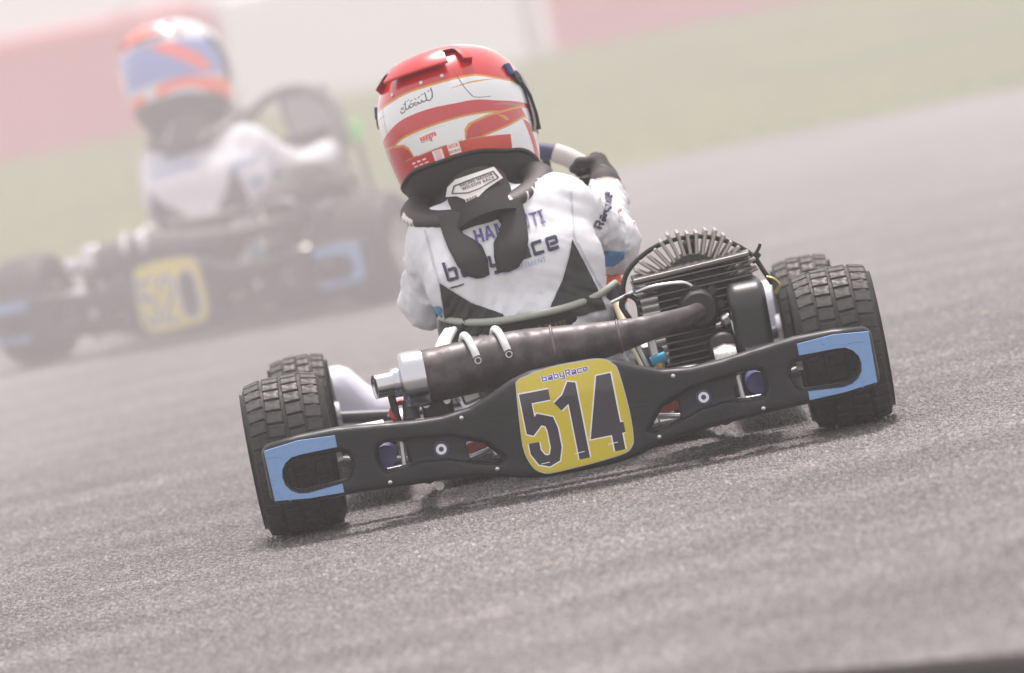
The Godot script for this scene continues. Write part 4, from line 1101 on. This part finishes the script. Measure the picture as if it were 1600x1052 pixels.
	for x: float in [-0.125, 0.115]:
		obj("shoe", nets(func(p: Vector3) -> float: return smin(cap(p, Vector3(x, 0.1, -0.905), Vector3(x, 0.085, -0.93), 0.036, 0.034), cap(p, Vector3(x, 0.085, -0.93), Vector3(x, 0.17, -0.985), 0.034, 0.026), 0.02), Vector3(x - 0.06, 0.03, -1.03), Vector3(x + 0.06, 0.22, -0.85), 0.008), mats.glove, who)
	# neck brace: padded ring and two tails down the back
	var br := node("neck_brace", who)
	var ring := []; var rr := []
	for k in 48:
		var an := TAU * k / 48 - PI / 2      # starts in front, 0.5 is the nape
		ring.append(Vector3(0.104 * cos(an), 0.0, 0.088 * sin(an))); rr.append(0.02 + 0.006 * absf(cos(an)))
	obj("padded_ring", tube(ring, rr, 20, true), mats.collar_print, br, Vector3(-0.078, 0.467, -0.292), Vector3(17, 0, 5)).scale = Vector3(1, 0.55, 1)
	obj("neck_sock", tube([Vector3(-0.066, 0.405, -0.225), Vector3(-0.07, 0.43, -0.24), Vector3(-0.074, 0.462, -0.263), Vector3(-0.076, 0.484, -0.279)], [0.07, 0.06, 0.0535, 0.05], 28), mats.neck_cloth, who)
	var pad := PackedVector2Array()
	for q in [[-0.148, 0.446], [-0.143, 0.41], [-0.139, 0.39], [-0.131, 0.365], [-0.121, 0.348], [-0.106, 0.34], [-0.094, 0.339], [-0.083, 0.342], [-0.081, 0.366], [-0.086, 0.389], [-0.098, 0.401], [-0.111, 0.411], [-0.1145, 0.422], [-0.107, 0.431], [-0.071, 0.432], [-0.054, 0.428], [-0.049, 0.416], [-0.056, 0.402], [-0.067, 0.389], [-0.0705, 0.369], [-0.071, 0.343], [-0.052, 0.34], [-0.035, 0.344], [-0.02, 0.36], [-0.01, 0.385], [-0.007, 0.42], [-0.009, 0.45]]:
		pad.append(Vector2(q[0], q[1]))
	if near: obj("back_tail", press(body_plain, [pad], Vector3(0, 0, -0.08), Vector3.RIGHT, Vector3.UP, Z, func(p: Vector2) -> float: return 0.001 + 0.0125 * sqrt(clampf(-poly_sdf(p, pad) / 0.007, 0.0, 1.0)), 0.0035), mats.neck_cloth, br)
	if near:
		# the white patch on the nape, with its printed lines
		var ps := [Vector2(-0.124, 0.474), Vector2(-0.119, 0.488), Vector2(-0.105, 0.498), Vector2(-0.045, 0.506), Vector2(-0.035, 0.486), Vector2(-0.062, 0.474), Vector2(-0.074, 0.466), Vector2(-0.077, 0.452), Vector2(-0.094, 0.45), Vector2(-0.096, 0.464), Vector2(-0.108, 0.472)]
		var patch := PackedVector2Array(ps)
		var ringed := func(p: Vector3) -> float:
			return cap(p, Vector3(-0.072, 0.44, -0.245), Vector3(-0.08, 0.56, -0.33), 0.052, 0.052)
		var pt := obj("nape_patch", press(ringed, [patch], Vector3(0, 0, -0.1), Vector3.RIGHT, Vector3.UP, Z, func(_p: Vector2) -> float: return 0.005, 0.005), mats.white_cloth, br)
		for line in [[[-0.113, 0.477], [-0.108, 0.488], [-0.048, 0.4985], [-0.042, 0.487]], [[-0.042, 0.487], [-0.072, 0.476], [-0.09, 0.473], [-0.113, 0.477]]]:
			var border := PackedVector2Array()
			for q in line: border.append(Vector2(q[0], q[1]))
			obj("patch_border", press(ringed, Geometry2D.offset_polyline(border, 0.0009, Geometry2D.JOIN_ROUND, Geometry2D.END_BUTT), Vector3(0, 0, -0.1), Vector3.RIGHT, Vector3.UP, Z, func(_p: Vector2) -> float: return 0.0062, 0.004), mats.ink, pt)
		for e in [["RACING NATION", -0.099, 0.4845, 0.05, 0.0045], ["WILSON RACE", -0.097, 0.4785, 0.05, 0.0045], ["RACE", -0.093, 0.4585, 0.016, 0.006]]:
			var tt := text_tris(e[0])
			var rv := Vector3(cos(0.16), sin(0.16), 0)
			obj("patch_lettering", press(ringed, tri_list(tt), Vector3(e[1], e[2], -0.1), rv * (e[3] / maxf(0.1, text_width(tt))), Vector3(-sin(0.16), cos(0.16), 0) * e[4], Z, func(_p: Vector2) -> float: return 0.0062, 0.006), mats.ink, pt)
	return who

# ------------------------------------------------------------------ the ground
func chip_tile(sd: int, size: float, spacing: float) -> ArrayMesh:
	rng.seed = sd
	var v := PackedVector3Array(); var n := PackedVector3Array(); var ix := PackedInt32Array(); var col := PackedColorArray()
	var c := int(size / spacing)
	for j in c:
		for i in c:
			var x := (i + rng.randf_range(-0.35, 1.35)) * spacing - size / 2; var z := (j + rng.randf_range(-0.35, 1.35)) * spacing - size / 2
			var r := spacing * rng.randf_range(0.3, 0.62); var h := r * rng.randf_range(0.28, 0.66)
			var g := 0.165 * pow(2.1, rng.randf_range(-1.0, 1.0))
			if rng.randf() < 0.05: g *= 1.7
			var tint := Color(g * rng.randf_range(1.02, 1.11), g, g * rng.randf_range(0.98, 1.06))
			var b := v.size(); var a0 := rng.randf() * TAU
			var tip := Vector3(rng.randf_range(-0.3, 0.3) * r, h, rng.randf_range(-0.3, 0.3) * r)
			v.append(Vector3(x, 0, z) + tip); n.append(Vector3(tip.x / r * 0.6, 1, tip.z / r * 0.6).normalized()); col.append(tint)
			for lev in 2:
				for k in 6:
					var an := a0 + TAU * k / 6.0 + (0.5 if lev else 0.0)
					var rr := r * (0.62 if lev == 0 else 1.0) * rng.randf_range(0.85, 1.15)
					v.append(Vector3(x + cos(an) * rr, h * 0.72 if lev == 0 else -0.002, z + sin(an) * rr))
					n.append(Vector3(cos(an), 1.1 if lev == 0 else 0.25, sin(an)).normalized()); col.append(tint)
			for k in 6:
				var k2 := (k + 1) % 6
				ix.append_array([b, b + 1 + k, b + 1 + k2, b + 1 + k, b + 7 + k, b + 1 + k2, b + 1 + k2, b + 7 + k, b + 7 + k2])
	return build(v, n, ix, PackedVector2Array(), col)

func sheet(w: float, d: float, at: Vector3) -> Array:
	var p := PlaneMesh.new()
	p.size = Vector2(w, d)
	return [p, at]

func grass_tuft(sd: int) -> ArrayMesh:
	rng.seed = sd
	var v := PackedVector3Array(); var n := PackedVector3Array(); var ix := PackedInt32Array()
	for k in 60:
		var at := Vector3(rng.randf_range(-0.16, 0.16), 0, rng.randf_range(-0.16, 0.16))
		var an := rng.randf() * TAU; var d := Vector3(cos(an), 0, sin(an)); var s := Vector3(-d.z, 0, d.x) * 0.0035
		var h := rng.randf_range(0.03, 0.085); var b := v.size(); var nn := (d + Vector3(0, 0.7, 0)).normalized()
		v.append_array([at - s, at + s, at + d * h * 0.25 + Vector3(0, h * 0.6, 0) + s * 0.7, at + d * h * 0.25 + Vector3(0, h * 0.6, 0) - s * 0.7, at + d * h * 0.8 + Vector3(0, h, 0)])
		for q in 5: n.append(nn)
		ix.append_array([b, b + 1, b + 2, b, b + 2, b + 3, b + 3, b + 2, b + 4])
	return build(v, n, ix)

func make_materials() -> void:
	worn("rubber", lin(0.009, 0.009, 0.009), lin(0.022, 0.02, 0.02), 0.7, 0.0, 4.0, 0.02)
	worn("tread", lin(0.011, 0.01, 0.01), lin(0.03, 0.027, 0.026), 0.64, 0.0, 8.0, 0.02)
	scuffed("plastic", lin(0.0125, 0.0125, 0.0145), lin(0.06, 0.056, 0.056), 0.42, 2.2, 320, 41)
	mat("guard", lin(0.018, 0.018, 0.02), 0.38)
	mat("soot", lin(0.012, 0.012, 0.012), 0.6)
	mat("frame", lin(0.03, 0.03, 0.034), 0.4)
	mat("axle", lin(0.03, 0.03, 0.032), 0.35, 0.6)
	mat("silver", lin(0.58, 0.58, 0.6), 0.34, 1.0)
	mat("rim", lin(0.6, 0.58, 0.55), 0.4, 0.6)
	worn("steel", lin(0.32, 0.31, 0.3), lin(0.45, 0.44, 0.43), 0.35, 1.0, 20.0, 0.03)
	mat("aluminium", lin(0.5, 0.5, 0.53), 0.24, 1.0)
	worn("exhaust", lin(0.035, 0.029, 0.031), lin(0.1, 0.086, 0.09), 0.52, 0.35, 6.0, 0.014, 0.01)
	mat("exhaust_seam", lin(0.16, 0.13, 0.12), 0.45, 0.7)
	mat("cast", lin(0.03, 0.028, 0.027), 0.55, 0.2)
	mat("fin", lin(0.15, 0.14, 0.135), 0.34, 0.8)
	mat("head_fin", lin(0.36, 0.33, 0.31), 0.4, 0.7)
	mat("brass", lin(0.5, 0.4, 0.16), 0.35, 0.8)
	mat("cyan", lin(0.02, 0.3, 0.48), 0.35)
	mat("orange", lin(0.75, 0.12, 0.02), 0.5)
	mat("red_hose", lin(0.42, 0.05, 0.04), 0.45)
	mat("blue_sleeve", lin(0.06, 0.06, 0.2), 0.4)
	scuffed("blue_sticker", lin(0.19, 0.32, 0.56), lin(0.09, 0.13, 0.2), 0.5, 3.2, 260, 43)
	mat("navy", lin(0.02, 0.03, 0.12), 0.4)
	mat("navy_soft", lin(0.06, 0.06, 0.13), 0.6)
	mat("white_vinyl", lin(0.75, 0.75, 0.76), 0.4)
	mat("offwhite", lin(0.6, 0.56, 0.52), 0.75)
	mat("plate_edge", lin(0.5, 0.47, 0.4), 0.4)
	mat("spring_sleeve", lin(0.66, 0.66, 0.67), 0.42)
	mat("seat_rim", lin(0.34, 0.36, 0.32), 0.5)
	mat("tan_stay", lin(0.5, 0.44, 0.3), 0.5)
	mat("fairing", lin(0.05, 0.05, 0.055), 0.4)
	mat("grey_panel", lin(0.4, 0.4, 0.41), 0.5)
	mat("lime", lin(0.2, 0.7, 0.05), 0.5)
	mat("rim_grey", lin(0.13, 0.125, 0.13), 0.6)
	mat("pod", lin(0.62, 0.61, 0.68), 0.35)
	mat("pod_dark", lin(0.05, 0.047, 0.05), 0.4)
	var weave := {"rim_enabled": true, "rim": 0.25, "rim_tint": 0.5}
	worn("suit", lin(0.62, 0.62, 0.66), lin(0.71, 0.71, 0.75), 0.75, 0.0, 3.0, 0.03, 0.006)
	mat("suit_dark", lin(0.03, 0.029, 0.03), 0.85, 0.0, weave)
	mat("neck_cloth", lin(0.022, 0.02, 0.02), 0.8, 0.0, weave)
	mat("stitch", lin(0.5, 0.5, 0.55), 0.8)
	mat("ink", lin(0.03, 0.03, 0.07), 0.6)
	mat("ink_violet", lin(0.1, 0.09, 0.26), 0.6)
	mat("ink_pale", lin(0.3, 0.36, 0.56), 0.6)
	mat("blue_panel", lin(0.1, 0.24, 0.46), 0.7)
	mat("glove", lin(0.03, 0.026, 0.026), 0.75, 0.0, weave)
	mat("glove_trim", lin(0.4, 0.34, 0.31), 0.75)
	mat("white_cloth", lin(0.62, 0.6, 0.58), 0.75)
	mat("helmet_red", lin(0.6, 0.015, 0.018), 0.3)
	mat("visor", lin(0.012, 0.012, 0.014), 0.08)
	var seat_img := Image.create(1024, 256, false, Image.FORMAT_RGB8)
	seat_img.fill(Color(0.17, 0.15, 0.15))
	var olive := Color(0.52, 0.49, 0.2)
	fill_poly(seat_img, PackedVector2Array([Vector2(330, 60), Vector2(700, 60), Vector2(640, 110), Vector2(560, 96), Vector2(470, 100), Vector2(380, 116)]), Color(0.28, 0.26, 0.16))
	fill_poly(seat_img, PackedVector2Array([Vector2(560, 50), Vector2(660, 44), Vector2(690, 80), Vector2(600, 110), Vector2(540, 100)]), olive)
	fill_poly(seat_img, PackedVector2Array([Vector2(372, 60), Vector2(440, 70), Vector2(430, 110), Vector2(360, 110)]), olive)
	var seat_word := text_tris("RACING SEATS")
	draw_text(seat_img, seat_word, Vector2(440, 44), Vector2(180.0 / maxf(0.1, text_width(seat_word)), 0), Vector2(0, -20), Color(0.42, 0.38, 0.24))
	mats.seat_print = printed("seat_print", seat_img, 0.4)
	mats.collar_print = printed("collar_print", collar_picture(), 0.6)

func _ready() -> void:
	var t0 := Time.get_ticks_msec()
	# ---------------- camera
	var cam := Camera3D.new()
	cam.name = "camera"
	add_child(cam)
	cam.fov = 4.0986; cam.near = 0.5; cam.far = 2000.0; cam.current = true
	cam.position = Vector3(-0.067, 1.08, 15.0)
	cam.basis = Basis(Vector3.RIGHT, -0.05559) * Basis(Vector3.BACK, -deg_to_rad(11.2))
	var att := CameraAttributesPhysical.new()
	att.frustum_focal_length = 335.0; att.exposure_aperture = 5.4; att.frustum_focus_distance = 14.85
	cam.attributes = att
	cam.fov = 4.0986
	# ---------------- air, sky and sun
	var we := WorldEnvironment.new()
	we.name = "environment"
	var env := Environment.new()
	env.background_mode = Environment.BG_SKY
	var sm := ProceduralSkyMaterial.new()
	sm.sky_top_color = lin(0.81, 0.795, 0.815); sm.sky_horizon_color = lin(0.94, 0.9, 0.9); sm.sky_curve = 0.2
	sm.ground_bottom_color = lin(0.3, 0.29, 0.29); sm.ground_horizon_color = lin(0.8, 0.77, 0.77)
	sm.sun_angle_max = 1.0
	var sky := Sky.new()
	sky.sky_material = sm
	env.sky = sky
	env.tonemap_mode = Environment.TONE_MAPPER_LINEAR
	env.tonemap_exposure = 1.48
	env.volumetric_fog_enabled = true; env.volumetric_fog_density = 0.0
	env.sdfgi_enabled = true; env.ssao_enabled = true; env.ssil_enabled = true
	we.environment = env
	add_child(we)
	var sun := DirectionalLight3D.new()
	sun.name = "sun"
	add_child(sun)
	sun.light_energy = 1.1; sun.light_angular_distance = 14.0; sun.light_color = Color(1.0, 0.955, 0.945); sun.shadow_enabled = true
	sun.look_at_from_position(Vector3(0.06, 1.0, -0.4), Vector3.ZERO)
	fold.noise_type = FastNoiseLite.TYPE_SIMPLEX_SMOOTH; fold.frequency = 0.1; fold.seed = 11; fold.fractal_octaves = 2
	make_materials()
	# ---------------- ground
	var field := PlaneMesh.new(); field.size = Vector2(600, 600)
	var gm := StandardMaterial3D.new()
	gm.resource_name = "turf"; gm.roughness = 0.95; gm.albedo_texture = grain(0.012, lin(0.29, 0.35, 0.03), lin(0.46, 0.42, 0.08), 3)
	gm.uv1_triplanar = true; gm.uv1_world_triplanar = true; gm.uv1_scale = Vector3.ONE * 0.35
	tag(obj("ground", field, gm, self, Vector3(0, -0.03, -200)), "", "", "", "structure")
	var road := PlaneMesh.new(); road.size = Vector2(120, 16.05)
	var rm := StandardMaterial3D.new()
	rm.resource_name = "asphalt"; rm.roughness = 0.5
	rm.albedo_texture = grain(0.03, lin(0.095, 0.089, 0.089), lin(0.185, 0.173, 0.172), 9, 1024)
	rm.uv1_triplanar = true; rm.uv1_world_triplanar = true; rm.uv1_scale = Vector3.ONE * 0.8
	tag(obj("track", road, rm, self, Vector3(0, 0.0, -3.725)), "", "", "", "structure")
	var cm := StandardMaterial3D.new()
	cm.resource_name = "stone_chips"; cm.vertex_color_use_as_albedo = true; cm.roughness = 0.5
	cm.albedo_texture = grain(0.006, Color(0.68, 0.66, 0.655), Color(1.0, 0.975, 0.965), 31, 1024, FastNoiseLite.TYPE_SIMPLEX_SMOOTH, 6)
	cm.uv1_triplanar = true; cm.uv1_world_triplanar = true; cm.uv1_scale = Vector3(0.16, 0.16, 0.3)
	for variant in 2:
		var mm := MultiMesh.new()
		mm.transform_format = MultiMesh.TRANSFORM_3D
		mm.mesh = chip_tile(21 + variant, 0.5, 0.0071)
		var places := []
		for j in range(-23, 9):
			for i in range(-9, 9):
				if posmod((i * 7 + j * 13 + posmod(i * j, 3)), 2) == variant:
					places.append(Transform3D(Basis(Vector3.UP, PI / 2 * ((i * 5 + j * 3) & 3)), Vector3(i * 0.5 + 0.25, 0.0, j * 0.5 - 0.07)))
		mm.instance_count = places.size()
		for k in places.size(): mm.set_instance_transform(k, places[k])
		var mi := MultiMeshInstance3D.new()
		mi.name = "asphalt_aggregate"; mi.multimesh = mm; mi.material_override = cm
		add_child(mi, true)
		tag(mi, "grey stone chips standing proud of the worn track surface", "asphalt", "", "stuff")
	print("ground ", Time.get_ticks_msec() - t0)
	# grass beyond the track's edge
	var blade := StandardMaterial3D.new()
	blade.resource_name = "grass_blade"; blade.vertex_color_use_as_albedo = true; blade.roughness = 0.8; blade.backlight_enabled = true; blade.backlight = Color(0.25, 0.3, 0.1)
	var gmm := MultiMesh.new()
	gmm.transform_format = MultiMesh.TRANSFORM_3D; gmm.use_colors = true; gmm.mesh = grass_tuft(4)
	rng.seed = 77
	gmm.instance_count = 9000
	for k in 9000:
		var x := rng.randf_range(-5.0, 5.5); var z := -11.85 - 12.2 * pow(rng.randf(), 0.85)
		gmm.set_instance_transform(k, Transform3D(Basis(Vector3.UP, rng.randf() * TAU).scaled(Vector3.ONE * rng.randf_range(0.6, 1.25)), Vector3(x, -0.03, z)))
		var dry := clampf(fold.get_noise_2d(x * 6.0, z * 6.0) * 0.8 + 0.35 + rng.randf_range(-0.25, 0.25), 0.0, 1.0)
		gmm.set_instance_color(k, Color(lerpf(0.29, 0.47, dry), lerpf(0.44, 0.46, dry), lerpf(0.02, 0.06, dry)))
	var gi := MultiMeshInstance3D.new()
	gi.name = "grass"; gi.multimesh = gmm; gi.material_override = blade
	add_child(gi)
	tag(gi, "dry green grass verge beyond the track", "grass", "", "stuff")
	var beyond := PlaneMesh.new(); beyond.size = Vector2(300, 260)
	tag(obj("service_road", beyond, mat("concrete", lin(0.26, 0.235, 0.23), 0.85), self, Vector3(0, -0.02, -155.2)), "", "", "", "structure")
	# near kerb in the corner of the view
	var kerb := node("kerb", self, Vector3(0.3, 0, 3.99), Vector3(0, -49.2, 0))
	tag(kerb, "dark track-side kerb in the near right corner", "kerb")
	obj("block", rbox(Vector3(6.0, 0.03, 1.2), 0.012), mat("kerb_black", lin(0.012, 0.012, 0.012), 0.95, 0.0, {"metallic_specular": 0.15}), kerb, Vector3(0, 0.001, 0.76))
	obj("painted_edge", rbox(Vector3(6.0, 0.018, 0.09), 0.01), mat("kerb_edge", lin(0.03, 0.024, 0.024), 0.95, 0.0, {"metallic_specular": 0.2}), kerb, Vector3(0, 0.003, 0.11))
	# ---------------- barrier blocks along the far side
	var block := nets(func(p: Vector3) -> float:
		var q := Vector3(absf(p.x) - 0.59, absf(p.y - 0.28) - 0.25, absf(p.z) - 0.2 + 0.22 * p.y)
		return Vector3(maxf(q.x, 0), maxf(q.y, 0), maxf(q.z, 0)).length() + minf(maxf(q.x, maxf(q.y, q.z)), 0.0) - 0.03,
		Vector3(-0.7, -0.06, -0.3), Vector3(0.7, 0.62, 0.3), 0.03)
	var spots := [["red", -4.31, "leftmost red plastic barrier block, cut by the picture's edge"], ["red", -3.0, "second red plastic barrier block from the left"], ["red", -1.69, "red plastic barrier block behind the orange and blue helmet"], ["white", -0.38, "white plastic barrier block behind the red helmet"], ["red", 0.96, "red plastic barrier block standing right of the white one"]]
	for e in spots:
		var b := node("barrier_block", self, Vector3(e[1], -0.03, -24.2))
		tag(b, e[2], "barrier", "plastic barrier blocks along the far verge")
		var m: Material = {"red": mat("barrier_red", lin(0.5, 0.02, 0.025), 0.45), "white": mat("barrier_white", lin(0.75, 0.75, 0.77), 0.45)}[e[0]]
		obj("body", block, m, b)
		obj("joint", rbox(Vector3(0.07, 0.5, 0.1), 0.02), m, b, Vector3(0.64, 0.26, 0.0))
		obj("filler_cap", lathe([[0.0, 0.02], [0.05, 0.02], [0.055, 0.0], [0.055, -0.02]], 16), mats.soot, b, Vector3(0.3, 0.555, 0), Vector3(0, 0, 90))
	# ---------------- karts and drivers
	for e in BUMPER_HALF: bump_out.append(Vector2(e[0], e[1]))
	bump_out.append(Vector2(-0.2, 0.028)); bump_out.append(Vector2(-0.2, 0.199))
	bumper_mesh = nets(bumper_sdf, Vector3(-0.504, 0.016, 0.132), Vector3(0.504, 0.212, 0.248), 0.004)
	print("bumper ", Time.get_ticks_msec() - t0)
	tread_block_mesh = tread_block(0.0265, 0.0198, 0.0032)
	set_bones(false)
	var kart := make_kart("go_kart", "514", true)
	tag(kart, "black racing kart with yellow number plate 514 in the foreground", "kart", "racing karts")
	print("kart ", Time.get_ticks_msec() - t0)
	var who := make_person("person", true)
	tag(who, "driver in white suit and red and white helmet, leaning left in kart 514", "person", "kart drivers")
	var turn := Basis(Vector3.BACK, deg_to_rad(9.0)) * Basis(Vector3.UP, deg_to_rad(-24.0)) * Basis(Vector3.RIGHT, deg_to_rad(-9.0))
	make_helmet(who, Vector3(-0.088, 0.592, -0.40), turn, printed("helmet_red_paint", helmet_picture_red(), 0.3, 1.0), true)
	print("driver ", Time.get_ticks_msec() - t0)
	var far := Transform3D(Basis(Vector3.UP, deg_to_rad(-22.0)), Vector3(-0.745, 0, -7.0))
	var kart_2 := make_kart("go_kart_001", "520", false)
	kart_2.transform = far
	tag(kart_2, "black racing kart with plate 520, blurred by mist behind the near kart", "kart", "racing karts")
	set_bones(true)
	var who_2 := make_person("person_001", false)
	who_2.transform = far
	tag(who_2, "driver in white suit and orange and blue helmet in misty kart 520", "person", "kart drivers")
	var turn_2 := Basis(Vector3.BACK, deg_to_rad(7.0)) * Basis(Vector3.UP, deg_to_rad(-6.0)) * Basis(Vector3.RIGHT, deg_to_rad(-6.0))
	make_helmet(who_2, Vector3(-0.14, 0.613, -0.38), turn_2, printed("helmet_orange_paint", helmet_picture_orange(), 0.35, 0.7), false)
	# ---------------- small litter on the track
	for e in [[-0.087, 1.62, "curled yellow leaf lying on the track in front of plate 514"], [0.783, -2.04, "small yellow leaf lying on the track to the right of the karts"]]:
		var leaf := node("fallen_leaf", self, Vector3(e[0], 0.006, e[1]), Vector3(0, 30, 0))
		tag(leaf, e[2], "leaf", "fallen leaves")
		obj("blade", press(func(p: Vector3) -> float: return p.y - 0.35 * p.x * p.x * 20.0, [PackedVector2Array([Vector2(-0.014, 0), Vector2(-0.006, 0.006), Vector2(0.006, 0.006), Vector2(0.015, 0), Vector2(0.006, -0.006), Vector2(-0.006, -0.005)])], Vector3(0, 0.02, 0), Vector3.RIGHT, Vector3.BACK, Vector3.DOWN, func(_p: Vector2) -> float: return 0.001, 0.006), mat("leaf", lin(0.3, 0.25, 0.09), 0.8), leaf)
		obj("stalk", tube([Vector3(0.015, 0.004, 0), Vector3(0.025, 0.003, 0.004)], 0.0008, 5), mats.leaf, leaf)
	# ---------------- banks of mist beyond the near kart
	for e in [[Vector3(0, 0.9, -5.0), Vector3(14, 2.0, 44.0), 0.0032, false], [Vector3(0, 0.0, -5.6), Vector3(22, 2.6, 9.4), 0.082, true], [Vector3(0, 0.0, -15.5), Vector3(26, 2.6, 24.0), 0.006, true]]:
		var fog := FogVolume.new()
		fog.name = "mist"; fog.shape = RenderingServer.FOG_VOLUME_SHAPE_ELLIPSOID if e[3] else RenderingServer.FOG_VOLUME_SHAPE_BOX; fog.size = e[1]
		var fm := FogMaterial.new()
		fm.density = e[2]; fm.albedo = Color(1.0, 0.98, 0.98)
		fog.material = fm
		add_child(fog, true)
		fog.position = e[0]
		tag(fog, "pale mist hanging over the track behind the near kart", "mist", "", "stuff")
	print("all ", Time.get_ticks_msec() - t0)
